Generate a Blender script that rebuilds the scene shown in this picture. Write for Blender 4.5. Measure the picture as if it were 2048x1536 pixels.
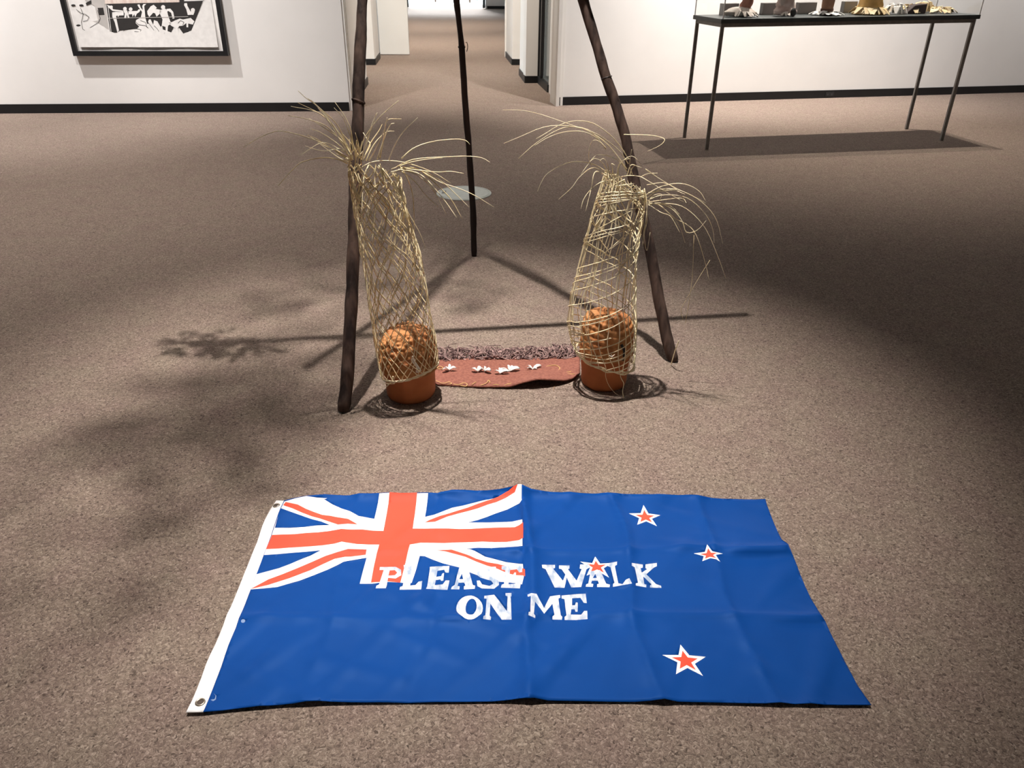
import bpy, bmesh, math, random
from mathutils import Vector, Matrix, noise
from mathutils.geometry import delaunay_2d_cdt
for o in list(bpy.data.objects): bpy.data.objects.remove(o)
sc = bpy.context.scene
C = sc.collection
rnd = random.Random(7)
# ------------------------------------------------------------------ camera
S = 1.5                                   # eye height in metres
FPX, PITCH, ROLL = 1530.0, 0.50063, 0.010925
W, H = 2048, 1536
_f = Vector((0, math.cos(PITCH), -math.sin(PITCH))); _r0 = Vector((1, 0, 0)); _u0 = _r0.cross(_f)
_r = _r0*math.cos(ROLL) + _u0*math.sin(ROLL); _u = -_r0*math.sin(ROLL) + _u0*math.cos(ROLL)
CAM = Vector((0, 0, S))
cd = bpy.data.cameras.new('camera'); cam = bpy.data.objects.new('camera', cd); C.objects.link(cam)
cam.matrix_world = Matrix(((_r.x, _u.x, -_f.x, 0), (_r.y, _u.y, -_f.y, 0), (_r.z, _u.z, -_f.z, S), (0, 0, 0, 1)))
cd.sensor_width = 36; cd.lens = FPX/W*36; cd.clip_start = .05; cd.clip_end = 200
sc.camera = cam
# ------------------------------------------------------------------ colour management, world, lights
vs = sc.view_settings
vs.view_transform = 'Standard'; vs.look = 'None'; vs.gamma = 1; vs.exposure = 0.0; vs.use_curve_mapping = False
wd = bpy.data.worlds.new('daylight'); sc.world = wd; wd.use_nodes = True
bg = wd.node_tree.nodes['Background']; bg.inputs[0].default_value = (.80, .93, 1, 1); bg.inputs[1].default_value = 7

def ray(px, py):
    return (_r*(px-W/2) - _u*(py-H/2) + _f*FPX)
def fl(px, py, z=0.0):                    # image point -> point on the horizontal plane z (metres)
    d = ray(px, py); t = (z-S)/d.z
    return CAM + d*t
def aty(px, py, y):                       # image point -> point on the plane y = const
    d = ray(px, py); return CAM + d*(y/d.y)
def onplane(px, py, p0, n):
    d = ray(px, py); return CAM + d*((p0-CAM).dot(n)/d.dot(n))

# tripod apex and the gallery spotlight that throws its shadow
ya = 2.5*S
APEX = aty(790, -1230, ya)
SH = Vector((-.19*S, 3.02*S, 0))
LZ = 4.0*S
KEY = SH + (APEX-SH)*(LZ/APEX.z)

def spot(name, loc, target, power, half, blend, rad, col=(1, .9, .8)):
    l = bpy.data.lights.new(name, 'SPOT'); l.energy = power; l.spot_size = math.radians(half*2); l.spot_blend = blend
    l.shadow_soft_size = rad; l.color = col
    o = bpy.data.objects.new(name, l); C.objects.link(o); o.location = loc
    o.rotation_euler = (Vector(target)-Vector(loc)).to_track_quat('-Z', 'Y').to_euler()
    return o
WARM = (1, .93, .86)
spot('spot_key', KEY, (-.20*S, 1.66*S, 0), 3050, 21.0, 1.0, .05, WARM)
COOL = (1, .965, .94)
spot('spot_table', (2.3*S, 5.9*S, 3.55*S), (2.1*S, 5.75*S, 0), 1350, 40, .9, .02, (1, .91, .80))
for x, y, tx, ty, tz, p, hf in ((-4.5, 3.3, -4.9, 5.8, .9, 1900, 26), (-2.2, 3.5, -2.1, 6.1, 1.0, 1150, 24), (-3.45, 4.85, -3.55, 6.0, .5, 1600, 40), (.8, 5.7, .8, 6.95, 1.1, 1150, 36), (2.0, 6.0, 2.0, 7.2, 1.1, 1700, 36), (4.2, 6.3, 4.3, 7.7, 1.1, 1050, 40)):
    spot('spot_wall', (x*S, y*S, 3.6*S), (tx*S, ty*S, tz*S), p, hf, .9, .05, COOL)
for x, y, ty, p in ((-.55, 6.9, 8.3, 1400), (-.9, 8.6, 10.4, 1150), (-1.2, 12.0, 12.6, 2400), (-1.6, 15.3, 16.2, 2300)):
    spot('spot_corridor', (x*S, y*S, 3.7*S), ((x-.1)*S, ty*S, 0), p, 42, 1, .1, (1, .89, .76))
for x, y, p in ((-3.0, 3.0, 780), (-1.5, 4.4, 470), (.9, 4.6, 70), (-1.9, 2.9, 360), (-1.2, -2.6, 200)):
    spot('spot_fill', (x*S, y*S, 3.9*S), (x*S, y*S+.1, 0), p, 38, 1, .5, WARM)  # unseen soft fill lamps, added to lift the carpet outside the key cone
sl = bpy.data.lights.new('sun', 'SUN'); sl.energy = 16; sl.angle = .30; sl.color = (.93, .97, 1)
so = bpy.data.objects.new('sun', sl); C.objects.link(so); so.rotation_euler = Vector((.1, -1, -.62)).to_track_quat('-Z', 'Y').to_euler()

# ------------------------------------------------------------------ helpers
def srgb(r, g, b):
    f = lambda c: (c/12.92 if c <= .04045 else ((c+.055)/1.055)**2.4)
    return (f(r/255), f(g/255), f(b/255))
MATS = {}
def mat(name, col, rough=.7, col2=None, scale=20, bump=0, bscale=None, metal=0, stretch=(1, 1, 1), detail=4, dist=.002, sheen=0, spec=.4, lo=.35, hi=.65):
    if name in MATS: return MATS[name]
    m = bpy.data.materials.new(name); m.use_nodes = True; nt = m.node_tree; b = nt.nodes['Principled BSDF']
    b.inputs['Base Color'].default_value = (*col, 1); b.inputs['Roughness'].default_value = rough; b.inputs['Metallic'].default_value = metal
    b.inputs['Specular IOR Level'].default_value = spec
    if sheen: b.inputs['Sheen Weight'].default_value = sheen
    tc = nt.nodes.new('ShaderNodeTexCoord'); mp = nt.nodes.new('ShaderNodeMapping'); mp.inputs['Scale'].default_value = stretch
    nt.links.new(tc.outputs['Object'], mp.inputs[0])
    nz = nt.nodes.new('ShaderNodeTexNoise'); nz.inputs['Scale'].default_value = scale; nz.inputs['Detail'].default_value = detail
    nt.links.new(mp.outputs[0], nz.inputs['Vector'])
    if col2 is None: col2 = tuple(c*.9 for c in col)
    cr = nt.nodes.new('ShaderNodeValToRGB'); cr.color_ramp.elements[0].color = (*col2, 1); cr.color_ramp.elements[1].color = (*col, 1)
    cr.color_ramp.elements[0].position = lo; cr.color_ramp.elements[1].position = hi
    nt.links.new(nz.outputs['Fac'], cr.inputs[0]); nt.links.new(cr.outputs[0], b.inputs['Base Color'])
    if bump:
        n2 = nt.nodes.new('ShaderNodeTexNoise'); n2.inputs['Scale'].default_value = bscale or scale; n2.inputs['Detail'].default_value = 4
        nt.links.new(mp.outputs[0], n2.inputs['Vector'])
        bp = nt.nodes.new('ShaderNodeBump'); bp.inputs['Strength'].default_value = bump; bp.inputs['Distance'].default_value = dist
        nt.links.new(n2.outputs['Fac'], bp.inputs['Height']); nt.links.new(bp.outputs[0], b.inputs['Normal'])
    MATS[name] = m
    return m

def carpet_material():
    m = bpy.data.materials.new('carpet'); m.use_nodes = True; nt = m.node_tree; b = nt.nodes['Principled BSDF']
    b.inputs['Roughness'].default_value = .95; b.inputs['Specular IOR Level'].default_value = .12
    tc = nt.nodes.new('ShaderNodeTexCoord')
    def n(kind, **kw):
        x = nt.nodes.new(kind)
        for k, v in kw.items(): x.inputs[k].default_value = v
        return x
    warp = n('ShaderNodeTexNoise', Scale=70., Detail=2.); nt.links.new(tc.outputs['Object'], warp.inputs['Vector'])
    add = nt.nodes.new('ShaderNodeVectorMath'); add.operation = 'MULTIPLY_ADD'
    add.inputs[1].default_value = (.02, .02, 0); nt.links.new(warp.outputs['Color'], add.inputs[0]); nt.links.new(tc.outputs['Object'], add.inputs[2])
    vor = n('ShaderNodeTexVoronoi', Scale=210.); nt.links.new(add.outputs[0], vor.inputs['Vector'])
    fine = n('ShaderNodeTexNoise', Scale=330., Detail=3.); nt.links.new(add.outputs[0], fine.inputs['Vector'])
    big = n('ShaderNodeTexNoise', Scale=7., Detail=5.); nt.links.new(tc.outputs['Object'], big.inputs['Vector'])
    sep = nt.nodes.new('ShaderNodeSeparateColor'); nt.links.new(vor.outputs['Color'], sep.inputs[0])
    r1 = nt.nodes.new('ShaderNodeValToRGB'); e = r1.color_ramp.elements
    e[0].position = 0; e[0].color = (*[c*CARP for c in (.095, .074, .064)], 1); e[1].position = 1; e[1].color = (*[c*CARP for c in (.340, .282, .242)], 1)
    for p, c in ((.09, (.170, .133, .114)), (.35, (.205, .160, .136)), (.55, (.228, .180, .153)), (.75, (.258, .207, .176))):
        k = e.new(p); k.color = (*[v*CARP for v in c], 1)
    nt.links.new(sep.outputs[0], r1.inputs[0])
    r2 = nt.nodes.new('ShaderNodeValToRGB'); r2.color_ramp.elements[0].position = .3; r2.color_ramp.elements[1].position = .7
    r2.color_ramp.elements[0].color = (.60, .57, .57, 1); r2.color_ramp.elements[1].color = (1.30, 1.29, 1.27, 1)
    nt.links.new(fine.outputs['Fac'], r2.inputs[0])
    r3 = nt.nodes.new('ShaderNodeValToRGB'); r3.color_ramp.elements[0].position = .3; r3.color_ramp.elements[1].position = .7
    r3.color_ramp.elements[0].color = (.97, .92, .93, 1); r3.color_ramp.elements[1].color = (1.02, 1.04, .99, 1)
    nt.links.new(big.outputs['Fac'], r3.inputs[0])
    m1 = nt.nodes.new('ShaderNodeMix'); m1.data_type = 'RGBA'; m1.blend_type = 'MULTIPLY'; m1.inputs[0].default_value = 1
    nt.links.new(r1.outputs[0], m1.inputs[6]); nt.links.new(r2.outputs[0], m1.inputs[7])
    m2 = nt.nodes.new('ShaderNodeMix'); m2.data_type = 'RGBA'; m2.blend_type = 'MULTIPLY'; m2.inputs[0].default_value = 1
    nt.links.new(m1.outputs[2], m2.inputs[6]); nt.links.new(r3.outputs[0], m2.inputs[7])
    nt.links.new(m2.outputs[2], b.inputs['Base Color'])
    ad = nt.nodes.new('ShaderNodeMath'); ad.operation = 'SUBTRACT'
    nt.links.new(fine.outputs['Fac'], ad.inputs[0]); nt.links.new(vor.outputs['Distance'], ad.inputs[1])
    bp = nt.nodes.new('ShaderNodeBump'); bp.inputs['Strength'].default_value = .55; bp.inputs['Distance'].default_value = .004
    nt.links.new(ad.outputs[0], bp.inputs['Height']); nt.links.new(bp.outputs[0], b.inputs['Normal'])
    return m
CARP = 1.0

class MB:
    def __init__(s): s.v = []; s.f = []; s.mi = []
    def face(s, idx, mi=0): s.f.append(idx); s.mi.append(mi)
    def poly(s, pts, mi=0):
        b = len(s.v); s.v += [tuple(p) for p in pts]; s.face(list(range(b, b+len(pts))), mi)
    def prism(s, base, off, mi=0):                       # polygon extruded along a vector
        b = len(s.v); n = len(base); off = Vector(off)
        s.v += [tuple(Vector(p)) for p in base] + [tuple(Vector(p)+off) for p in base]
        s.face(list(range(b+n-1, b-1, -1)), mi); s.face(list(range(b+n, b+2*n)), mi)
        for i in range(n): s.face([b+i, b+(i+1) % n, b+n+(i+1) % n, b+n+i], mi)
    def box(s, lo, hi, mi=0):
        x0, y0, z0 = lo; x1, y1, z1 = hi
        s.prism([(x0, y0, z0), (x1, y0, z0), (x1, y1, z0), (x0, y1, z0)], (0, 0, z1-z0), mi)
    def tube(s, pts, rad, n=6, mi=0, cap=True):
        pts = [Vector(p) for p in pts]; m = len(pts)
        if not isinstance(rad, (list, tuple)): rad = [rad]*m
        b = len(s.v); ref = Vector((.31, .17, .93)); t0 = (pts[-1]-pts[0]).normalized()
        if abs(t0.dot(ref)) > .9: ref = Vector((.93, .2, .1))
        for i in range(m):
            t = (pts[min(i+1, m-1)]-pts[max(i-1, 0)]).normalized()
            a = t.cross(ref)
            if a.length < 1e-4: a = t.orthogonal()
            a.normalize(); c = t.cross(a)
            for k in range(n):
                an = 2*math.pi*k/n; s.v.append(tuple(pts[i] + (a*math.cos(an)+c*math.sin(an))*rad[i]))
        for i in range(m-1):
            for k in range(n):
                s.face([b+i*n+k, b+i*n+(k+1) % n, b+(i+1)*n+(k+1) % n, b+(i+1)*n+k], mi)
        if cap:
            s.face([b+k for k in range(n)][::-1], mi); s.face([b+(m-1)*n+k for k in range(n)], mi)
    def lathe(s, prof, n=32, fn=None, mi=0):             # prof: (r,z) list ; fn(theta,r,z,i)->(x,y,z)
        b = len(s.v); m = len(prof)
        for i, (r, z) in enumerate(prof):
            for k in range(n):
                a = 2*math.pi*k/n
                s.v.append(fn(a, r, z, i) if fn else (r*math.cos(a), r*math.sin(a), z))
        for i in range(m-1):
            for k in range(n):
                s.face([b+i*n+k, b+i*n+(k+1) % n, b+(i+1)*n+(k+1) % n, b+(i+1)*n+k], mi)
        s.face([b+k for k in range(n)][::-1], mi); s.face([b+(m-1)*n+k for k in range(n)], mi)
    def build(s, name, m, parent=None, smooth=False, loc=None):
        me = bpy.data.meshes.new(name); me.from_pydata(s.v, [], s.f)
        for x in (m if isinstance(m, (list, tuple)) else [m]): me.materials.append(x)
        if any(s.mi): me.polygons.foreach_set('material_index', s.mi)
        if smooth: me.polygons.foreach_set('use_smooth', [True]*len(me.polygons))
        me.update()
        o = bpy.data.objects.new(name, me); C.objects.link(o)
        if parent:
            o.parent = parent; o.matrix_parent_inverse = parent.matrix_world.inverted() if False else Matrix.Translation(-parent.location)
        if loc: o.location = loc
        return o
def fixn(o):
    bm = bmesh.new(); bm.from_mesh(o.data); bmesh.ops.recalc_face_normals(bm, faces=bm.faces); bm.to_mesh(o.data); bm.free(); return o
def bevel(o, w, seg=2):
    md = o.modifiers.new('bevel', 'BEVEL'); md.width = w; md.segments = seg; md.limit_method = 'ANGLE'; return o
def struct(o): o['kind'] = 'structure'; return o
def tag(o, label, cat, group=None):
    o['label'] = label; o['category'] = cat
    if group: o['group'] = group
    return o
def empty(name, loc):
    o = bpy.data.objects.new(name, None); C.objects.link(o); o.location = loc; o.empty_display_size = .1; return o
def spline(pts, n):                                      # Catmull-Rom through points
    P = [Vector(p) for p in pts]; P = [P[0]*2-P[1]] + P + [P[-1]*2-P[-2]]; out = []; segs = len(P)-3
    for i in range(n+1):
        t = i/n*segs; k = min(int(t), segs-1); u = t-k; a, b, c, d = P[k:k+4]
        out.append(.5*((2*b)+(c-a)*u+(2*a-5*b+4*c-d)*u*u+(3*b-a-3*c+d)*u*u*u))
    return out
def lerp(a, b, t): return a+(b-a)*t
def interp(xs, ys, x):
    if x <= xs[0]: return ys[0]
    for i in range(len(xs)-1):
        if x <= xs[i+1]: return lerp(ys[i], ys[i+1], (x-xs[i])/(xs[i+1]-xs[i]))
    return ys[-1]

M_wall = mat('wall_paint', (.76, .74, .72), .85, (.74, .72, .70), 3, .05, 180, dist=.001, spec=.2)
M_trim = mat('trim_paint', (.78, .76, .73), .5, (.75, .73, .70), 3)
M_cream = mat('cream_panel_paint', (.68, .67, .65), .7, (.66, .65, .63), 2)
M_base = mat('skirting_black', (.008, .008, .009), .45, (.006, .006, .007), 8)
M_steel = mat('grey_steel', (.25, .235, .22), .5, (.20, .188, .175), 30)
M_ceil = mat('ceiling_paint', (.55, .54, .52), .9)

# ------------------------------------------------------------------ the setting
CEIL = 6.25
mb = MB(); mb.poly([(-16, -6, 0), (17, -6, 0), (17, 37, 0), (-16, 37, 0)])
struct(mb.build('floor', carpet_material()))
mb = MB(); mb.box((-16, -6, CEIL), (17, 37, CEIL+.2)); struct(mb.build('ceiling', M_ceil))

def wall(name, p0, p1, z0=0, z1=CEIL, th=.2, m=None, side=1):
    """box whose visible face runs from p0 to p1; side=1 puts the thickness to the left of that direction"""
    p0 = Vector((p0[0], p0[1], 0)); p1 = Vector((p1[0], p1[1], 0)); d = (p1-p0).normalized(); n = Vector((-d.y, d.x, 0))*th*side
    b = MB(); z = Vector((0, 0, z0)); b.prism([p0+z, p1+z, p1+n+z, p0+n+z], (0, 0, z1-z0))
    return struct(fixn(b.build(name, m or M_wall)))
def base(name, p0, p1, side=1, h=.064*S, m=None):
    p0 = Vector((p0[0], p0[1], 0)); p1 = Vector((p1[0], p1[1], 0)); d = (p1-p0).normalized(); n = Vector((-d.y, d.x, 0))*side
    b = MB(); b.prism([p0+n*.02, p1+n*.02, p1-n*.014, p0-n*.014], (0, 0, h))
    return struct(fixn(b.build(name, m or M_base)))
def W2(x, y): return (x*S, y*S)
# left gallery wall, ending at the corridor mouth
L1 = Vector(W2(-1.275, 6.205)); L0 = Vector(W2(-3.80, 5.93)); dl = (L1-L0).normalized(); LF = L0-dl*6.0
wall('wall_left', LF, L1, th=.30)
base('baseboard_left', LF, L1-dl*.01)
R0 = Vector(W2(.330, 6.575)); R1 = Vector(W2(4.74, 7.64)); dr = (R1-R0).normalized(); RF = R1+dr*6
wall('wall_right', R0, RF, th=.25)
base('baseboard_right', R0+dr*.015, RF)
# unseen sides of the room
wall('wall_back', (14, -5), (-13, -5)); wall('wall_west', (-13, -5), tuple(LF)); wall('wall_east', (15, 14), (14, -5))
# socket in the right skirting
sk = fl(1627, 188); nrm = Vector((-dr.y, dr.x, 0))
b = MB(); c0 = Vector((R0.x, R0.y, 0)) + Vector((dr.x, dr.y, 0))*((Vector((sk.x, sk.y))-R0).dot(dr))
d3 = Vector((dr.x, dr.y, 0))
b.prism([c0-d3*.06-nrm*.022+Vector((0, 0, .02)), c0+d3*.06-nrm*.022+Vector((0, 0, .02)), c0+d3*.06-nrm*.012+Vector((0, 0, .02)), c0-d3*.06-nrm*.012+Vector((0, 0, .02))], (0, 0, .055))
so_ = fixn(b.build('power_socket', mat('socket_black', (.018, .018, .02), .35)))
tag(so_, 'black double power socket set in the black skirting behind the display table', 'socket')
for s in (-1, 1):
    b = MB(); cc = c0+d3*.03*s-nrm*.0225
    for q in (-1, 0, 1):
        e_ = cc+d3*.006*q+Vector((0, 0, .045+(-.012 if q == 0 else 0)))
        b.prism([e_-d3*.0015, e_+d3*.0015, e_+d3*.0015+Vector((0, 0, .009)), e_-d3*.0015+Vector((0, 0, .009))], -nrm*.001)
    o = b.build('pin_slots', mat('slot_grey', (.12, .12, .12), .5), None); o.parent = so_

# --- corridor, left side
base_grey = mat('skirting_side', (.05, .045, .04), .5)
cdir = Vector((-.088, 1)).normalized()
LR = Vector(W2(-1.402, 7.726))
wall('wall_corridor_left', L1, LR, th=.25, side=1); base('baseboard_corridor_left', L1+cdir*.32, LR, side=1, m=M_base)
for k, off in enumerate((.02, .13, .24)):                # stacked door-frame trims on the left jamb
    q0 = L1+cdir*off; q1 = q0+cdir*.075; struct(wall('trim_%d' % (k+1), q0+Vector((.022, 0)), q1+Vector((.022, 0)), 0, 3.2, .024, M_trim))
P0 = Vector(W2(-2.6, 9.26)); P1 = Vector(W2(-1.584, 9.288)); P2 = Vector(W2(-1.64, 9.99))
wall('wall_pier_left', P0, P1, th=.2); base('baseboard_pier_left', P0, P1)
wall('wall_pier_left_return', P1, P2, th=.2); base('baseboard_pier_left_return', P1, P2)
# cream sliding panel
b = MB(); a0 = Vector((*W2(-1.695, 10.385), .012)); a1 = Vector((*W2(-1.335, 10.42), .012)); b.prism([a0, a1, a1+Vector((0, .06, 0)), a0+Vector((0, .06, 0))], (0, 0, 3.3))
o = fixn(b.build('door_1', M_cream)); struct(o)
wall('wall_corridor_left_far', W2(-2.9, 10.55), W2(-1.55, 10.62), th=.1)
# --- corridor, right side
T0 = R0; T1 = Vector(W2(.307, 6.70))
b_ = wall('trim_4', (R0.x+.03, R0.y-.015), (R0.x-.01, R0.y-.025), 0, 3.2, .05, M_trim)
wall('trim_5', (R0.x-.012, R0.y-.012), (T1.x-.02, T1.y+.06), 0, 3.2, .10, M_trim, side=-1)
wall('wall_corridor_right', T1+Vector((.04, .0)), W2(.30, 7.33), th=.25, side=-1)
G0 = Vector(W2(.296, 7.30)); G1 = Vector(W2(.222, 7.93))
# glazed recess with dark framed door
b = wall('door_2', G0+Vector((.03, 0)), G1+Vector((.03, 0)), .10, 3.1, .03, mat('door_glass_grey', (.23, .25, .25), .12, spec=.8), side=-1)
fr = MB()
gd = (G1-G0).normalized()
for t in (.70, .97):
    q = G0+(G1-G0)*t; fr.prism([(q.x+.02, q.y, .1), (q.x-.015, q.y, .1), (q.x-.015+gd.x*.07, q.y+gd.y*.07, .1), (q.x+.02+gd.x*.07, q.y+gd.y*.07, .1)], (0, 0, 3.0))
o = fixn(fr.build('door_frame', mat('door_frame_black', (.012, .012, .013), .4))); o.parent = b; o['label'] = 'black upright frame bars'
base('baseboard_door', G0, G1, side=-1)
E0 = Vector(W2(.099, 7.915)); E1 = Vector(W2(.225, 7.935)); E2 = Vector(W2(.044, 8.54))
wall('wall_pier_right', E0, E1, th=.2); base('baseboard_pier_right', E0, E1)
wall('wall_pier_right_return', E0, E2, th=.2, side=-1); base('baseboard_pier_right_return', E0, E2, side=-1)
F0 = Vector(W2(-.036, 9.435)); F1 = Vector(W2(.028, 9.445)); F2 = Vector(W2(-.118, 10.3))
wall('wall_pier_right_second', F0, Vector(W2(.6, 9.46)), th=.2); base('baseboard_pier_right_second', F0, Vector(W2(.6, 9.46)))
wall('wall_pier_right_second_return', F0, F2, th=.15, side=-1); base('baseboard_pier_right_second_return', F0, F2, side=-1)
wall('trim_6', F2+Vector((-.02, 0)), F2+Vector((-.03, .12)), 0, 3.2, .06, M_trim, side=-1)
wall('wall_side_room', W2(.5, 9.0), W2(2.0, 9.2), th=.1)
# far hall shell
wall('wall_far_west', W2(-7.5, 24.0), W2(-7.5, 10.6), th=.2, side=-1)
wall('wall_far_east', W2(3.5, 9.4), W2(3.5, 24), th=.2, side=-1)
# end wall with the garden window
YE = 22.3*S
def fx(px, y=YE): return aty(px, 20, y).x
wx0, wx1 = fx(812), fx(968)
wall('wall_end_right', (wx1+.06, YE), (3.6*S, YE+.4), th=.2); base('baseboard_end_right', (wx1+.12, YE), (3.6*S, YE+.4))
wall('wall_end_left', (-7.6*S, YE), (wx0-3.0, YE), th=.2)
wall('wall_end_over', (wx0-3.0, YE), (wx1+.06, YE), 3.3, CEIL, th=.2)
M_frame = mat('window_frame_dark', (.03, .05, .055), .4)
win = empty('window_1', (wx0, YE, 0)); win['kind'] = 'structure'
for k, x in enumerate((wx0-3.0, wx0-1.2, wx0+.06, wx1)):
    b = MB(); b.box((x-.05, YE-.04, .02), (x+.05, YE+.06, 3.3)); b.build('window_mullion', M_frame, win)
b = MB(); b.box((wx0-3, YE-.04, 3.22), (wx1, YE+.06, 3.3)); b.build('window_head', M_frame, win)
mg = bpy.data.materials.new('clear_glazing'); mg.use_nodes = True; nt = mg.node_tree; nt.nodes.remove(nt.nodes['Principled BSDF'])
tr = nt.nodes.new('ShaderNodeBsdfTransparent'); tr.inputs[0].default_value = (.99, .995, .995, 1); gl = nt.nodes.new('ShaderNodeBsdfGlossy'); gl.inputs['Roughness'].default_value = .02
lwt = nt.nodes.new('ShaderNodeLayerWeight'); lwt.inputs[0].default_value = .5; pw = nt.nodes.new('ShaderNodeMath'); pw.operation = 'POWER'; pw.inputs[1].default_value = 5; nt.links.new(lwt.outputs['Facing'], pw.inputs[0]); fz = nt.nodes.new('ShaderNodeMath'); fz.operation = 'MULTIPLY_ADD'; fz.inputs[1].default_value = .6; fz.inputs[2].default_value = .03; nt.links.new(pw.outputs[0], fz.inputs[0]); mx = nt.nodes.new('ShaderNodeMixShader')
nt.links.new(fz.outputs[0], mx.inputs[0]); nt.links.new(tr.outputs[0], mx.inputs[1]); nt.links.new(gl.outputs[0], mx.inputs[2]); nt.links.new(mx.outputs[0], nt.nodes['Material Output'].inputs[0])
for x0, x1 in ((wx0-2.95, wx0-1.25), (wx0-1.15, wx0+.01), (wx0+.11, wx1-.05)):
    b = MB(); b.box((x0, YE-.005, .03), (x1, YE+.005, 3.22)); b.build('pane', mg, win)
# outside
mb = MB(); mb.box((-30, YE+.25, -.12), (25, YE+40, -.02)); o = struct(mb.build('ground_terrace', mat('pale_paving', (.78, .80, .80), .8)))
M_leaf = mat('garden_leaf', (.10, .22, .16), .6, (.05, .13, .10), 3)
def shrub(x, y, r, h, lab):
    e = empty('garden_shrub', (x, y, -.02)); tag(e, lab, 'shrub', 'shrubs outside the far window')
    b = MB()
    for i in range(260):
        th = rnd.uniform(0, 6.283); u = rnd.uniform(0, 1); rr = r*math.sqrt(rnd.random()); z = .15+h*u
        p = Vector((x+rr*math.cos(th), y+rr*math.sin(th), z)); a = Vector((rnd.uniform(-1, 1), rnd.uniform(-1, 1), rnd.uniform(-.6, .6))).normalized(); n_ = a.orthogonal()
        L = rnd.uniform(.10, .22)
        b.poly([p, p+a*L*.5+n_*L*.22, p+a*L, p+a*L*.5-n_*L*.22])
    f_ = b.build('foliage', M_leaf, e); f_['kind'] = 'stuff'
    b = MB()
    for i in range(4):
        a = 1.57*i; b.tube([(x, y, -.02), (x+.2*r*math.cos(a), y+.2*r*math.sin(a), h*.4), (x+.5*r*math.cos(a), y+.5*r*math.sin(a), h*.8)], [.03, .02, .01])
    b.build('stem', mat('shrub_bark', (.12, .08, .06), .9), e)
shrub(fx(868)-.5, YE+6, .7, 1.6, 'green shrub in the garden left of the dark middle pole, beyond the far window')
shrub(fx(945)-.4, YE+5.5, .9, 1.8, 'larger green shrub in the garden beyond the right half of far window')
shrub(fx(915)-.3, YE+9, 1.1, 2.4, 'pale distant shrub in the garden behind the other two')

# ------------------------------------------------------------------ floor socket lid
dc = fl(928, 387); rd = .137*S
lid = empty('floor_box_lid', (dc.x, dc.y, 0)); tag(lid, 'round pale grey floor box cover set into the carpet behind the baskets', 'floor cover')
M_lid = mat('lid_grey', (.50, .53, .50), .55, (.44, .47, .44), 25)
b = MB(); b.lathe([(rd, 0.0), (rd, .004), (rd*.985, .007), (rd*.93, .007), (rd*.925, .004)], 56); b.build('outer_ring', M_lid, lid, loc=lid.location).matrix_parent_inverse = Matrix()
lid.children[0].location = (0, 0, 0)
b = MB(); b.lathe([(rd*.905, 0.0), (rd*.905, .006), (rd*.89, .0075), (.02, .0075)], 56); o = b.build('lid_plate', M_lid); o.parent = lid
b = MB(); b.box((-rd*.80, -.03, .007), (-rd*.66, .045, .0095)); o = b.build('finger_latch', mat('latch_grey', (.16, .17, .16), .5)); o.parent = lid
b = MB(); b.box((-rd*.775, -.012, .0095), (-rd*.70, .03, .0108)); o2 = b.build('latch_plate', M_lid); o2.parent = o

# ------------------------------------------------------------------ tripod of poles
M_bark = mat('dark_bark', (.150, .098, .078), .85, (.028, .019, .017), 26, .9, 60, stretch=(1, 1, .16), dist=.006, lo=.36, hi=.72, spec=.2, detail=8)
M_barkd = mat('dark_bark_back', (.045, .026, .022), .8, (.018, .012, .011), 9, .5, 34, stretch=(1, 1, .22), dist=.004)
tri = empty('pole_tripod', (0, 2.15*S, 0)); tag(tri, 'tall tripod of three dark crooked bark poles standing on the carpet', 'tripod')
def pole(px_pts, widths, foot, mtl, ext, seed):
    f0 = fl(*foot); n = Vector((1, 0, 0)).cross(APEX-f0).normalized()
    pts = [f0] + [onplane(x, y, f0, n) for x, y in px_pts[1:]]
    last = pts[-1]; top = APEX+(APEX-last).normalized()*ext + Vector((rnd.uniform(-.03, .03), 0, 0))
    nn = 40; low = spline(pts, nn); up = [last.lerp(top, i/24) for i in range(1, 25)]
    up = [p+Vector((.008*math.sin(i*.5+seed), .008*math.sin(i*.37+seed*2), 0)) for i, p in enumerate(up)]
    P = low+up; b = MB()
    R = []
    for i, p in enumerate(P):
        zc = (p-CAM).dot(_f)
        w = interp([0, .25, .6, 1.0, 2.0], widths, i/nn)
        r = w/FPX*zc/2 if i <= nn else R[nn]*(1-.25*(i-nn)/24)
        R.append(r*(1+.018*math.sin(i*1.7+seed)+.02*math.sin(i*.61+seed)))
    R[0] *= .82
    b.tube(P, R, 14)
    for k, v in enumerate(b.v):
        q = Vector(v); d = noise.noise(Vector((q.x*30+seed*7, q.y*30, q.z*7)))*.0035
        c_ = P[min(k//14, len(P)-1)]; dirn = (q-c_); dirn = dirn.normalized() if dirn.length > 1e-6 else dirn
        qq = q+dirn*d; b.v[k] = (qq.x, qq.y, max(qq.z, .001))
    o = b.build('pole', mtl, tri, smooth=True)
    # knots and stubs
    return o, P, R
pL, PL, RL = pole([(687, 822), (694, 760), (699, 680), (703, 600), (707, 500), (709, 420), (712, 330), (716, 230), (719, 120), (723, 40), (725, 0)], [28, 25, 25, 22, 20], (687, 822), M_bark, .42, 1)
pR, PR, RR = pole([(1347, 722), (1335, 680), (1318, 600), (1304, 520), (1290, 450), (1272, 380), (1252, 280), (1228, 200), (1208, 140), (1187, 70), (1166, 0)], [24, 23, 21, 21, 18], (1347, 722), M_bark, .5, 2)
pB, PB, RB = pole([(948, 512), (947, 450), (943, 370), (937, 290), (929, 190), (924, 100), (916, 30), (913, 0)], [12, 12.5, 12.5, 12.5, 20], (948, 512), M_barkd, .3, 3)
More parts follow.
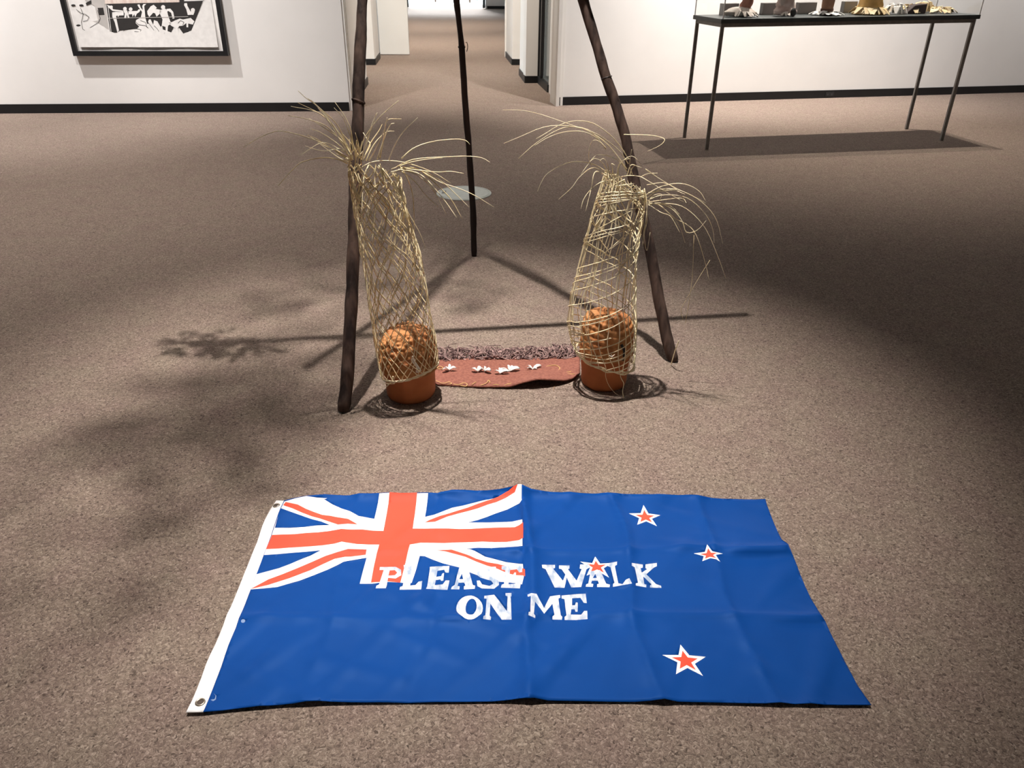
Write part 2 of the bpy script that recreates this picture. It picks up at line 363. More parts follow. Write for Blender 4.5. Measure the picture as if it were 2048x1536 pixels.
# node rings, lashings and little stubs on the poles
M_wire = mat('dark_wire', (.05, .04, .035), .5)
def ring(P, R, parent, py, name, m, k=1.08, rad=.004, tilt=.1):
    best = min(range(len(P)), key=lambda i: abs((_proj(P[i])[1])-py))
    c_ = P[best]; t = (P[best+1]-P[best-1]).normalized(); a = t.cross(Vector((.2, 1, .1))).normalized(); c2 = t.cross(a)
    pts = [c_+(a*math.cos(i*math.pi/9)+c2*math.sin(i*math.pi/9))*R[best]*k + t*tilt*R[best]*math.cos(i*math.pi/9) for i in range(19)]
    b = MB(); b.tube(pts, rad, 6); o = b.build(name, m); o.parent = parent; o.matrix_parent_inverse = Matrix.Identity(4)
    o.matrix_world = Matrix.Identity(4); o.parent = tri; o.matrix_parent_inverse = Matrix.Translation(-tri.location); return o, c_, a, t
def _proj(p):
    v = p-CAM; z = v.dot(_f); return (W/2+FPX*v.dot(_r)/z, H/2-FPX*v.dot(_u)/z)
ring(PR, RR, tri, 160, 'wire_tie', M_wire, 1.03, .0018, .1)
ring(PL, RL, tri, 196, 'bark_node', M_bark, .93, .0055, .25)
# twig stub with curl on the back pole
o_, c_, a_, t_ = ring(PB, RB, tri, 92, 'bark_node', M_barkd, .95, .004)
b = MB(); b.tube(spline([c_+Vector((.02, -.01, .02)), c_+Vector((.026, -.012, .022)), c_+Vector((.030, -.012, .0)), c_+Vector((.024, -.01, -.02))], 10), .002, 5)
b.build('bark_curl', mat('peeling_bark', (.30, .24, .19), .8), tri)
# crossbars lashed between the poles, just above the picture
def atz(P, z): return min(P, key=lambda p: abs(p.z-z))
def shp(px, py, h):                       # point at height h whose shadow from the key lamp falls at floor pixel
    s = fl(px, py); return s+(KEY-s)*(h/LZ)
HB = 1.03*S
aL, aR, aB = atz(PL, HB), atz(PR, HB), atz(PB, HB)
def bar(p, q, r0, r1):
    b = MB(); n_ = 16; pts = [p.lerp(q, i/n_)+Vector((0, 0, .01*math.sin(i*.7))) for i in range(n_+1)]
    b.tube(pts, [lerp(r0, r1, i/n_) for i in range(n_+1)], 10); return b.build('crossbar', M_bark, tri, smooth=True)
bl = shp(380, 690, HB); br = shp(1495, 629, HB); bar(bl+Vector((0, 0, .02)), br+Vector((0, 0, .02)), .016, .019)
f2 = shp(610, 737, HB); bar(f2+Vector((0, 0, -.02)), aB+(aB-f2).normalized()*.15+Vector((0, 0, -.02)), .017, .017)
bar(aB+(aB-aR).normalized()*.12+Vector((0, 0, .06)), aR+(aR-aB).normalized()*.10+Vector((0, 0, .06)), .015, .017)
for q in (aL, aR, aB, APEX):
    b = MB(); pts = []
    for i in range(61):
        a = i*.62; pts.append(q+Vector((.032*math.cos(a), .032*math.sin(a), -.05+.10*i/60)))
    b.tube(pts, .004, 5); b.build('lashing', mat('flax_cord', (.42, .34, .20), .8), tri)
# leafy sprays tied on the upper frame
M_spray = mat('dry_leaf', (.16, .13, .07), .7, (.08, .07, .04), 12)
def spray(p0, p1, nleaf, ll, wid, droop=.1):
    p0 = Vector(p0); p1 = Vector(p1); mid = p0.lerp(p1, .55)+Vector((0, 0, droop)); P = spline([p0, mid, p1], 14)
    b = MB(); b.tube(P, [.0035-.002*i/14 for i in range(15)], 5)
    for i in range(nleaf):
        t = 1-.30*rnd.random()**1.5; c = P[int(t*14)]; a = Vector((rnd.gauss(0, 1), rnd.gauss(0, 1), rnd.gauss(0, .5))).normalized()
        c = c+a*rnd.random()*wid; n_ = a.cross(Vector((rnd.gauss(0, .4), rnd.gauss(0, .4), 1))).normalized(); L = ll*rnd.uniform(.6, 1.2)
        b.poly([c, c+a*L*.45+n_*L*.17, c+a*L, c+a*L*.45-n_*L*.17])
    o = b.build('leaf_spray', M_spray, tri); return o
def tied(t, z):                           # a tie point on the frame at height z
    return atz((PL, PR, PB)[t], z)
spray(aL+Vector((-.05, 0, .05)), shp(340, 688, HB+.02), 110, .06, .075, .02)
spray(aL+Vector((-.1, 0, .05)), shp(440, 700, HB+.02), 60, .06, .07, .03)
HT = 2.75*S                                # the tallest stalks reach well above the lashing
hub = APEX+Vector((-.02, -.05, .35))
for px, py, h_, nl, wd_ in ((490, 625, 2.45*S, 26, .06), (560, 540, 2.5*S, 24, .06), (650, 510, 2.5*S, 20, .05), (690, 580, 2.4*S, 16, .05), (960, 605, 2.45*S, 16, .05),
                            (1055, 470, 2.2*S, 12, .02), (1108, 468, 2.2*S, 10, .02), (400, 920, HT, 26, .07), (250, 880, HT, 26, .08), (130, 960, HT, 26, .08), (330, 1040, HT, 24, .07),
                            (20, 1000, HT, 22, .08), (560, 930, HT, 18, .06), (300, 1150, HT, 16, .06), (40, 1320, HT, 18, .07), (430, 800, HT, 14, .06)):
    spray(hub, shp(px, py, h_), int(nl*2.4), .05, wd_*1.35, .05)
spray(APEX, shp(500, 375, 2.1*S), 36, .10, .035, .05)
spray(APEX, shp(1210, 362, 2.1*S), 26, .12, .015, .05)

# ------------------------------------------------------------------ clay vessels inside the baskets
M_clay = mat('terracotta', (.52, .165, .055), .75, (.38, .11, .034), 9, .35, 40, dist=.003, lo=.3, hi=.7)
M_crown = mat('terracotta_crown', (.50, .235, .085), .75, (.36, .13, .04), 14, .4, 60, dist=.003)
def vessel(base_px, r, hz, lab, seed, lumps):
    c = fl(*base_px); e = empty('clay_vessel', (c.x, c.y, 0)); tag(e, lab, 'pot', 'clay vessels under the baskets')
    bh = hz*.52
    b = MB(); prof = [(r*.90, 0), (r*.96, .01), (r*.98, bh*.3), (r, bh*.6), (r*1.01, bh*.9), (r*.99, bh), (r*.6, bh+.004)]
    P2 = []
    for i in range(len(prof)-1):
        for k in range(4): P2.append((lerp(prof[i][0], prof[i+1][0], k/4), lerp(prof[i][1], prof[i+1][1], k/4)))
    P2.append(prof[-1])
    def fb(a, rr, z, i):
        d = noise.noise(Vector((math.cos(a)*2+seed, math.sin(a)*2, z*14)))*.004
        u = (a-4.71)*r; w = z-bh*.52
        if lumps == 'face' and 0.02 < z < bh*.95:                # low relief features on the front
            d += .009*math.exp(-(u*u)/(2*.011**2))*math.exp(-((w+.005)**2)/(2*.02**2))
            d += .005*math.exp(-(u*u)/(2*.02**2))*math.exp(-((w+.042)**2)/(2*.007**2))
            for sx in (-1, 1): d -= .004*math.exp(-((u-sx*.034)**2)/(2*.014**2))*math.exp(-((w-.012)**2)/(2*.009**2))
        return ((rr+d)*math.cos(a), (rr+d)*math.sin(a), z)
    b.lathe(P2, 72, fb); o = b.build('body', M_clay, smooth=True); o.parent = e
    # crown with modelled curls or cords
    b = MB(); R = r*(1.13 if lumps == 'face' else 1.08); z0 = bh*.86; top = hz; prof = []
    for i in range(49):
        t = i/48*math.pi*.5; prof.append((R*(math.cos(t)**.42 if t < 1.57 else 0)+.0005, z0+(top-z0)*(math.sin(t)**.9)))
    prof = [(R*.8, z0-.002), (R*.97, z0-.004)]+prof
    def fc(a, rr, z, i):
        p = Vector((rr*math.cos(a), rr*math.sin(a), z))
        if lumps == 'face':
            d1 = noise.voronoi(p*56+Vector((seed, 0, 0)))[0]; d = .013*(1-min(1, d1[0]*1.25))-.005
        else:
            d = .004*abs(math.sin(a*13+noise.noise(p*9)*1.5))+.004*abs(math.sin(z*150+2*noise.noise(p*12)))-.002
            d += .0
        d += noise.noise(p*9+Vector((seed, 2, 1)))*.006
        tilt = (-.02 if lumps == 'face' else .10)*p.x*min(1, max(0, (z-z0)/.06))*-1
        k = (rr+d*(1 if rr > .01 else 0))/max(rr, 1e-5)
        return (p.x*k, p.y*k, z+d*.8+tilt)
    b.lathe(prof, 190, fc); o = b.build('crown', M_crown, smooth=True); o.parent = e
    o['label'] = 'lighter orange crown modelled with rows of lumps'
    return e, c
vL, cL = vessel((822, 786), .0665*S, .186*S, 'orange-brown clay vessel with curl-covered crown inside the basket by left pole', 3, 'face')
vR, cR = vessel((1207, 763), .0645*S, .205*S, 'orange-brown clay vessel with ridged crown inside the basket by right pole', 9, 'cords')
# black painted streak on the right crown
b = MB(); b.tube(spline([(cR.x+.045, cR.y-.093, .20), (cR.x+.058, cR.y-.093, .17), (cR.x+.056, cR.y-.090, .145)], 6), [.006, .007, .003], 6) if False else b.tube(spline([(cR.x+.045, cR.y-.096, .215), (cR.x+.060, cR.y-.094, .185), (cR.x+.056, cR.y-.090, .145)], 6), .006, 6)
o = b.build('dark_streak', mat('soot_black', (.012, .010, .012), .6), vR)

# ------------------------------------------------------------------ woven grass baskets
M_grass = mat('dry_grass', (.78, .64, .38), .6, (.56, .42, .20), 16, lo=.3, hi=.6)
M_grass2 = mat('pale_grass', (.86, .77, .54), .55, (.72, .60, .36), 16)
M_net = mat('net_grass', (.84, .73, .48), .6, (.62, .47, .23), 14, lo=.3, hi=.6)
def basket(spec, lab, y0, y1, blades, zoom, mouth):
    # spec: rows of (py, left px, right px), bottom to top; the tube leans within a plane that goes from depth y0 to y1
    n = len(spec); rows = []
    for i, (py, xl, xr) in enumerate(spec):
        y = lerp(y0, y1, i/(n-1)); a = aty(xl, py, y); c = aty(xr, py, y); rows.append(((a+c)/2, (c-a).length/2))
    e = empty('woven_basket', (rows[0][0].x, y0, 0)); tag(e, lab, 'basket', 'woven grass baskets')
    cs = [r[0] for r in rows]; rs = [r[1] for r in rows]
    zs = [i/(n-1) for i in range(n)]
    def pt(s, th, k=1.0):
        t = s*(n-1); i = min(int(t), n-2); u = t-i
        c = cs[i].lerp(cs[i+1], u); r = lerp(rs[i], rs[i+1], u)*k
        p = c+Vector((r*math.cos(th), r*math.sin(th)*.95, 0))
        wob = noise.noise(Vector((th*3, s*9, y0*5)))*.006
        tilt = mouth(s, th)
        return p+Vector((wob, wob*.5, tilt+wob*.4))
    return e, pt
def strand(b, pt, f, s0, s1, n, r, sides=4):
    b.tube([pt(lerp(s0, s1, i/n), f(lerp(s0, s1, i/n))) for i in range(n+1)], r, sides, cap=False)
TAU = 2*math.pi
# ---- left basket
specL = [(728, 761, 876), (690, 752, 872), (645, 745, 864), (600, 738, 856), (550, 730, 849), (500, 722, 838), (455, 714, 824), (410, 707, 811), (375, 702, 804), (345, 699, 800)]
eL, ptL = basket(specL, 'tall open-weave grass basket with shaggy grass top beside the left pole', cL.y-.035, cL.y-.03, None, None, lambda s, th: -.022*math.cos(th)*s**4 - .004*math.sin(th*2)*(1-s) + (.022*math.cos(th)-.012)*(1-s)**4)
b = MB(); NL = 25
for k in range(NL):
    t0 = TAU*k/NL
    for sg in (1, -1):
        j = rnd.uniform(-.05, .05); tw = rnd.uniform(.58, .68)
        strand(b, lambda s, t0=t0, sg=sg, tw=tw, j=j: ptL(s, t0+j+sg*TAU*tw*s)if False else t0+j+sg*TAU*tw*s, 0, 1.0, 46, .0018)  if False else \
        b.tube([ptL(i/46, t0+j+sg*TAU*tw*(i/46)+.05*math.sin(i*.6+k)) for i in range(47)], rnd.uniform(.0014, .0019), 4, cap=False)
for k in range(16):                                            # tighter weave near the mouth
    t0 = rnd.uniform(0, TAU); sg = rnd.choice((1, -1)); s0 = rnd.uniform(.45, .75)
    b.tube([ptL(lerp(s0, 1, i/20), t0+sg*TAU*.34*(i/20), rnd.uniform(.985, 1.0)) for i in range(21)], rnd.uniform(.0014, .002), 4, cap=False)
o = b.build('woven_net', M_net, eL); o['kind'] = 'stuff'
b = MB()
for q in range(2): b.tube([ptL(0, TAU*i/48)+Vector((0, 0, .003*math.sin(i*1.5+q*3.14)-.002)) for i in range(49)], .0034, 5)
b.build('rim_cord', M_grass2, eL)
def trace(pts, zoomf, y, dy, n=16):                           # image curve -> space curve that drifts in depth
    m = len(pts)-1
    P = [aty(*zoomf(*p), y+dy*(i/m)) for i, p in enumerate(pts)]
    return spline(P, n)
z5 = lambda X, Y: (X/3.531+460, Y/3.531+180)
z6 = lambda X, Y: (X/3.793+980, Y/3.793+180)
z7 = lambda X, Y: (X/4.2667+640, Y/4.2667+500)
z8 = lambda X, Y: (X/4.2667+1080, Y/4.2667+500)
def blade(P, parent, r0=.0021, r1=.0007, m=None):
    b = MB(); n = len(P)-1; b.tube(P, [lerp(r0, r1, (i/n)**1.3) for i in range(n+1)], 5); return b.build('grass_blade', m or M_grass2, parent, smooth=True)
TL = [[(830,520),(760,490),(650,478),(520,505),(460,545),(340,675)], [(840,500),(700,400),(560,340),(460,310),(335,290),(200,340),(95,405)],
 [(850,470),(740,400),(640,375),(500,460)], [(850,450),(760,300),(620,120),(540,60),(480,5)], [(860,460),(780,330),(680,180),(600,100),(550,60)],
 [(870,470),(800,360),(740,260),(640,170),(480,90)], [(850,440),(700,270),(560,210),(410,180)], [(860,440),(760,290),(620,160),(430,115)],
 [(870,430),(850,330),(800,200),(735,125)], [(900,470),(870,380),(850,270),(800,170),(740,85)], [(840,480),(700,400),(600,340),(545,320)],
 [(860,480),(760,380),(640,300),(570,275)], [(870,490),(790,420),(650,430),(530,395)], [(910,480),(950,340),(1050,200),(1190,75)],
 [(930,490),(970,340),(1010,250),(1030,170)], [(940,500),(990,380),(1050,290),(1075,240)], [(960,500),(1020,380),(1100,300),(1160,290)],
 [(980,500),(1040,400),(1090,280),(1110,195)], [(1040,490),(1090,340),(1130,250),(1160,235)], [(1120,500),(1160,400),(1220,300),(1325,195)],
 [(1060,480),(1090,320),(1110,215),(1210,205)], [(950,470),(990,390),(970,350),(940,300)], [(1210,485),(1300,410),(1430,365),(1580,348),(1660,355),(1695,385)],
 [(1180,540),(1300,490),(1480,475),(1680,468),(1780,480),(1835,510)], [(1140,560),(1280,510),(1430,485),(1500,480)], [(1220,545),(1330,560),(1440,650),(1560,770),(1640,910)],
 [(1220,550),(1360,570),(1500,650),(1600,740),(1690,830)], [(1210,550),(1340,570),(1480,650),(1600,690),(1720,740),(1865,828)], [(1200,560),(1320,600),(1430,700),(1530,880)],
 [(1190,560),(1300,640),(1380,740),(1470,825)], [(1200,540),(1250,620),(1290,740),(1300,900),(1300,1050)], [(1060,540),(1140,640),(1200,760),(1260,870),(1340,1010),(1380,1115)],
 [(1050,530),(1090,650),(1150,820),(1215,990)], [(980,530),(945,620),(930,870)], [(1030,520),(1022,640),(1035,760),(1015,980),(1000,1080)], [(1060,520),(1110,700),(1160,840),(1215,960)],
 [(880,580),(1000,510),(1150,500),(1300,530),(1450,590),(1560,660)], [(1140,580),(1250,560),(1450,580),(1560,575),(1650,590)], [(1200,560),(1350,600),(1500,760),(1600,900)],
 [(850,480),(800,400),(700,230),(620,125)], [(860,470),(830,400),(760,250),(660,150),(570,70)], [(850,500),(760,430),(660,390),(560,325)], [(900,480),(960,400),(1000,250),(1040,160)],
 [(870,480),(790,360),(700,290),(560,200)], [(840,510),(770,480),(700,430),(620,370)], [(850,490),(770,440),(690,395),(640,370)]]
for i, p in enumerate(TL):
    f_ = p[0]; yb = cL.y-.03
    blade(trace(p, z5, yb+rnd.uniform(-.03, .03) if i > 25 else yb-.01, rnd.uniform(-.16, .06) if i > 12 else rnd.uniform(-.10, 0)), eL, rnd.uniform(.0018, .0024), .0009, M_grass2 if i % 5 else M_grass)
for k in range(14):                                            # short ends round the left lip
    x0, y0 = rnd.uniform(830, 930), rnd.uniform(470, 560); dx, dy = rnd.uniform(-120, 60), rnd.uniform(-190, -60)
    blade(trace([(x0, y0), (x0+dx*.4, y0+dy*.5), (x0+dx, y0+dy)], z5, cL.y-.05, rnd.uniform(-.04, .02), 8), eL, .0018, .0008, M_grass)
# tail of the rim cord
b = MB(); T = lambda X, Y: aty(*z7(X, Y), cL.y-.125)
b.tube([T(622, 1078), T(618, 1105), T(600, 1135), T(580, 1150)], [.003, .003, .0025, .002], 5)
for q in ((540, 1138), (560, 1172), (570, 1168), (635, 1142)): b.tube([T(590, 1142), T(*q)], [.002, .001], 4)
b.build('cord_tail', M_grass2, eL)
b = MB()
for q in (((790, 905), (810, 960), (835, 1020)), ((800, 940), (830, 985), (860, 1030)), ((835, 1010), (822, 1040), (858, 1035)), ((795, 910), (785, 945), (830, 1000))): b.tube(spline([aty(*z7(*p), cL.y-.118) for p in q], 6), .0032, 5)
b.build('fibre_knot', mat('white_fibre', (.80, .74, .64), .7), eL)
# ---- right basket
specR = [(712, 1150, 1270), (685, 1141, 1273), (645, 1134, 1274), (600, 1139, 1271), (550, 1153, 1272), (500, 1165, 1274), (455, 1177, 1281), (415, 1190, 1289), (385, 1201, 1293), (360, 1210, 1290)]
def mouthR(s, th): return (-.040*math.cos(th-.4))*s**3 + (-.035*math.cos(th)-.010+.0*math.sin(th))*(1-s)**5
eR, ptR = basket(specR, 'tall twisted-weave grass basket with drooping grass top beside the right pole', cR.y-.03, cR.y+.01, None, None, mouthR)
b = MB()
for k in range(27):
    t0 = TAU*k/27+rnd.uniform(-.05, .05); tw = rnd.uniform(-.09, .02)
    b.tube([ptR(i/46, t0+TAU*tw*i/46+.06*math.sin(i*.4+k)) for i in range(47)], rnd.uniform(.0015, .0021), 4, cap=False)
for k in range(8):
    t0 = TAU*k/8+rnd.uniform(-.15, .15); tw = 2.5+rnd.uniform(-.15, .15)
    n = 150
    b.tube([ptR((i/n), t0+TAU*tw*(i/n)**1.12, 1.004) for i in range(n+1)], rnd.uniform(.0017, .0023), 4, cap=False)
for k in range(26):
    t0 = rnd.uniform(0, TAU); sg = rnd.choice((1, 1, -.4)); s0 = rnd.uniform(.35, .8)
    b.tube([ptR(lerp(s0, 1, i/30), t0+sg*TAU*.5*(i/30)) for i in range(31)], rnd.uniform(.0014, .002), 4, cap=False)
for k in range(10):
    t0 = rnd.uniform(0, TAU)
    b.tube([ptR(.0+.22*i/24, t0+TAU*.55*(i/24)) for i in range(25)], .0017, 4, cap=False)
o = b.build('woven_net', M_grass2, eR); o['kind'] = 'stuff'
b = MB()
for q in range(3): b.tube([ptR(.006*q, TAU*i/48, 1+.004*q)+Vector((0, 0, .004*math.sin(i*1.2+q*2))) for i in range(49)], .0026, 5)
b.build('rim_cord', M_grass2, eR)
TR = [[(1050,520),(960,390),(860,300),(760,245),(640,235),(520,270),(420,330),(350,370)], [(1050,560),(980,460),(880,380),(780,320),(640,280),(500,270),(380,290),(250,345),(105,405)],
 [(1040,600),(900,420),(760,320),(600,260),(400,190),(250,155),(95,152)], [(880,440),(800,360),(700,315),(560,320),(440,360),(340,420)], [(880,450),(760,310),(600,280),(480,320),(340,410),(215,520)],
 [(880,620),(800,570),(700,545),(580,555),(440,630),(390,700),(360,770)], [(890,640),(780,590),(680,660),(620,740),(520,830)], [(770,580),(750,520),(755,440),(780,385),(830,390),(880,440)],
 [(1040,620),(980,540),(880,495),(800,500),(740,570),(690,640)], [(900,660),(860,560),(800,520),(760,540)], [(910,670),(890,560),(860,520),(830,540)],
 [(930,680),(840,700),(760,760),(710,830),(690,900)], [(900,660),(800,620),(770,740),(750,820),(725,920)], [(1015,338),(1120,340),(1230,345),(1300,360),(1325,380),(1290,420),(1195,465)],
 [(970,690),(980,580),(1030,520),(1090,505),(1155,580)], [(1040,650),(1070,570),(1120,580),(1150,590)], [(900,700),(960,670),(1040,650),(1130,655),(1200,690),(1330,770),(1470,850)],
 [(1140,660),(1200,635),(1270,630)], [(1180,600),(1280,670),(1400,740),(1550,810),(1640,860)], [(1180,800),(1280,740),(1400,710),(1500,720),(1590,770),(1640,850)],
 [(1190,820),(1280,760),(1400,752),(1530,800),(1640,880),(1720,990),(1765,1165)], [(1190,840),(1290,800),(1420,800),(1530,840),(1640,950),(1690,1060),(1700,1160)],
 [(1200,860),(1330,860),(1450,880),(1550,950),(1640,1060),(1720,1240),(1790,1430)], [(1200,870),(1300,930),(1380,960),(1440,1040),(1480,1160)], [(1210,860),(1320,870),(1400,920),(1460,1000),(1490,1080),(1570,1065),(1640,990)],
 [(1200,870),(1280,870),(1400,970),(1520,1040),(1580,1140),(1640,1340),(1660,1440)], [(1170,745),(1190,850),(1185,960),(1165,1080),(1160,1180)], [(1190,900),(1190,1000),(1170,1100),(1190,1220),(1215,1080)],
 [(1210,860),(1350,870),(1440,945)], [(1220,880),(1300,930),(1370,960),(1440,1080)], [(1200,780),(1380,760),(1480,790)], [(1200,850),(1440,820),(1490,855)], [(1190,720),(1320,705),(1430,760)],
 [(960,690),(970,590),(1000,540),(1060,520)], [(1060,650),(1080,590),(1110,570)], [(930,690),(930,600),(920,560),(950,570)], [(1080,640),(1060,560),(1075,450)], [(1200,850),(1240,800),(1300,790),(1290,830)]]
for i, p in enumerate(TR):
    yb = cR.y-.02+(rnd.uniform(-.03, .02) if i > 8 else .0)
    blade(trace(p, z6, yb, rnd.uniform(-.14, .04), 18), eR, rnd.uniform(.0015, .0021), .0007, M_grass2)
b = MB(); T = lambda X, Y, y=cR.y-.118: aty(*z8(X, Y), y)
for q in ((585, 895), (640, 890), (600, 930), (630, 930), (610, 890)): b.tube([T(612, 912), T(*q)], [.0022, .0012], 4)
b.build('fibre_knot', MATS['white_fibre'], eR)
for pts in ([(680, 1030), (690, 1090), (715, 1140), (705, 1200)], [(565, 1020), (560, 1080), (590, 1160), (640, 1220)]):
    P = [T(x, y) for x, y in pts]; P.append(fl(*z8(712 if pts[0][0] > 600 else 672, 1262 if pts[0][0] > 600 else 1240), .003)); b = MB(); b.tube(spline(P, 14), .0016 if pts[0][0] > 600 else .0010, 5); b.build('dangling_thread', M_grass2, eR)
# loose straws
def straw(pts, lab):
    b = MB(); b.tube(spline(pts, 8), [.0022]*9, 5); o = b.build('loose_straw', M_grass2); return tag(o, lab, 'straw')
straw([fl(*z8(1118, 978), .004), aty(*z8(1150, 870), 1.955*S*1.0-.05), aty(*z8(1185, 775), 1.95*S-.05)], 'single pale straw leaning on the foot of the right pole')
def lift(px, py, z): return fl(px, py, z)
for pts in ([(1367, 640), (1362, 620), (1372, 600)], [(1371, 646), (1384, 560), (1388, 470)], [(1420, 520), (1395, 560), (1372, 600)]):
    P = [aty(x, y, cR.y+.02) for x, y in pts]; blade(spline(P, 8), eR, .0009, .0007, M_grass)

# ------------------------------------------------------------------ fringed red-brown mat
M_mat = mat('red_brown_weave', (.270, .105, .072), .9, (.185, .062, .046), 90, .5, 260, dist=.003, lo=.35, hi=.65)
mt = empty('fringed_mat', (fl(1010, 745).x, fl(1010, 745).y, 0)); tag(mt, 'red-brown woven mat with frayed fringe and white feathers between the two baskets', 'mat')
xs = [866, 875, 920, 970, 1020, 1045, 1075, 1100, 1130, 1150, 1160]
front = [763, 768, 771, 773, 772, 764, 757, 758, 760, 755, 745]; back = [722, 720, 717, 716, 717, 717, 716, 715, 714, 712, 712]
lz = [.004, .004, .005, .006, .012, .028, .040, .034, .018, .008, .004]
b = MB(); NX, NY = 64, 14
def matpt(u, v):
    x = lerp(866, 1160, u); yb = interp(xs, back, x); yf = interp(xs, front, x)
    z = lerp(.006, interp(xs, lz, x), v**2)+.004*noise.noise(Vector((u*14, v*5, 0)))+.004
    return fl(x, lerp(yb, yf, v), max(.003, z))
for i in range(NX+1):
    for j in range(NY+1): b.v.append(tuple(matpt(i/NX, j/NY)))
for i in range(NX):
    for j in range(NY): b.face([i*(NY+1)+j, i*(NY+1)+j+1, (i+1)*(NY+1)+j+1, (i+1)*(NY+1)+j])
o = fixn(b.build('mat_cloth', M_mat, mt, smooth=True)); sd = o.modifiers.new('thick', 'SOLIDIFY'); sd.thickness = .006; sd.offset = -1 if True else 1
b = MB()
for i in range(330):
    x = rnd.uniform(868, 1158); yb = interp(xs, back, x); p = fl(x, yb+rnd.uniform(-3, 4), .008)
    L = rnd.uniform(.05, .13); a = rnd.gauss(1.57, .75); d = Vector((math.cos(a), abs(math.sin(a)), 0))*L
    side = Vector((-d.y, d.x, 0))*rnd.uniform(-.35, .35); z1 = rnd.uniform(.005, .03)
    b.tube(spline([p, p+d*.5+side+Vector((0, 0, z1)), p+d+Vector((0, 0, rnd.uniform(-.004, .012)))], 5), [.0030, .0030, .0027, .0024, .0020, .0013], 4)
o = b.build('fringe', mat('fringe_fibre', (.36, .24, .22), .85, (.07, .035, .036), 45, lo=.38, hi=.62), mt); o['kind'] = 'stuff'
M_fea = mat('white_feather', (.86, .83, .80), .8, (.74, .72, .70), 30)
def feather(cx, cy, parts):
    b = MB()
    for (dx, dy, L, w) in parts:
        c = fl(cx, cy, .016); ax = Vector((dx, dy, 0)).normalized(); n_ = Vector((-ax.y, ax.x, 0)); N = 7; lf = []; rt = []
        for i in range(N+1):
            t = i/N; ww = w*math.sin(math.pi*min(1, t*.92+.06))**.6*(1 if i % 2 == 0 else .8); p = c+ax*L*t+Vector((0, 0, .014*math.sin(t*2.6)))
            lf.append(p+n_*ww); rt.append(p-n_*ww+Vector((0, 0, -.004)))
        base_i = len(b.v); b.v += [tuple(p) for p in lf]+[tuple(p) for p in rt]
        for i in range(N): b.face([base_i+i, base_i+i+1, base_i+N+1+i+1, base_i+N+1+i])
    o = b.build('feather_tuft', M_fea, mt, smooth=True); so2 = o.modifiers.new('thick', 'SOLIDIFY'); so2.thickness = .0015
zr = lambda X, Y: (X/5.689+840, Y/5.689+660)
feather(*zr(330, 455), [(-1, -.5, .030, .007), (.1, 1, .035, .006), (1, .2, .03, .006), (-.8, .3, .02, .006)])
feather(*zr(655, 470), [(-1, .35, .028, .010), (.5, 1, .030, .008), (.9, .4, .02, .008)])
feather(*zr(735, 465), [(.9, -.35, .028, .010), (-1, .1, .02, .007), (.2, 1, .02, .005)])
feather(*zr(905, 490), [(-1, .1, .020, .007), (.1, 1, .03, .006), (.6, .9, .03, .006), (1, .1, .04, .007)])
feather(*zr(1015, 462), [(-.1, 1, .036, .006), (1, .2, .045, .011), (-1, -.1, .04, .008), (.8, .9, .03, .006)])
feather(*zr(1280, 450), [(1, .7, .045, .008), (-.8, .8, .03, .006), (-1, -.2, .025, .006), (.8, -.3, .02, .006)])
M_thr = mat('yellow_thread', (.62, .40, .16), .8)
def thread(pts, r=.0016):
    P = [fl(*zr(x, y), .0145) for x, y in pts]; b = MB(); b.tube(spline(P, 5*len(P)), r, 5); return b.build('stitch_thread', M_thr, mt)
for pts in ([(180, 440), (220, 415), (260, 425), (240, 445), (200, 440)], [(180, 575), (260, 605), (330, 590), (360, 610), (310, 620)], [(380, 615), (440, 620), (500, 600), (535, 615), (520, 640), (460, 630)],
            [(590, 620), (620, 600), (640, 590)], [(690, 630), (760, 600), (780, 570), (800, 600)], [(830, 620), (900, 620)], [(960, 625), (1060, 600), (1100, 590)], [(1160, 525), (1220, 520), (1240, 540)],
            [(1380, 480), (1440, 490), (1500, 460), (1440, 465), (1400, 480)], [(1420, 440), (1450, 410), (1540, 400), (1590, 430), (1580, 460), (1640, 480), (1720, 470)], [(1570, 530), (1640, 500), (1760, 500)],
            [(1520, 500), (1580, 520), (1660, 510), (1700, 540)]): thread(pts)
b = MB(); b.tube(spline([fl(*zr(x, y), .003) for x, y in ((1530, 590), (1550, 620), (1530, 640), (1520, 690))], 12), .001, 4); tag(b.build('loose_thread', mat('brown_thread', (.30, .17, .09), .8)), 'tiny loose brown thread on the carpet in front of the mat', 'thread')

# ------------------------------------------------------------------ the flag on the floor
z2 = lambda X, Y: (X/2.8845+350, Y/2.8845+970)
z3 = lambda X, Y: (X/2.8055+1030, Y/2.8055+970)
z4 = lambda X, Y: (X/3.3032+740, Y/3.3032+1090)
def F2(pts, z=None):
    out = []
    for p in pts:
        q = fl(*(z(*p) if z else p), .006); out.append((q.x, q.y))
    return out
hdr = F2([(553, 1003), (566, 1004), (407, 1426), (373, 1427)])
hdr_px_out = [(553, 1003), (541, 1019), (373, 1427)]
top_e = [(553, 1003), (566, 1004), (590, 1001), (613, 998), (650, 994), (700, 995), (760, 993), (860, 992), (905, 991), (975, 990), (1022, 988), (1043, 988), (1100, 992), (1160, 993), (1215, 993), (1245, 993), (1300, 995), (1375, 995), (1400, 998), (1470, 1000), (1530, 1001)]
right_e = [(1534, 1012), (1548, 1045), (1563, 1080), (1586, 1117), (1600, 1150), (1622, 1195), (1649, 1245), (1672, 1290), (1690, 1325), (1716, 1372), (1742, 1411)]
bot_e = [(1680, 1411), (1560, 1409), (1440, 1406), (1300, 1404), (1180, 1403), (1040, 1402), (900, 1404), (760, 1405), (640, 1406), (560, 1411), (480, 1418), (407, 1426), (373, 1427)]
left_e = [(430, 1290), (490, 1144), (541, 1019)]
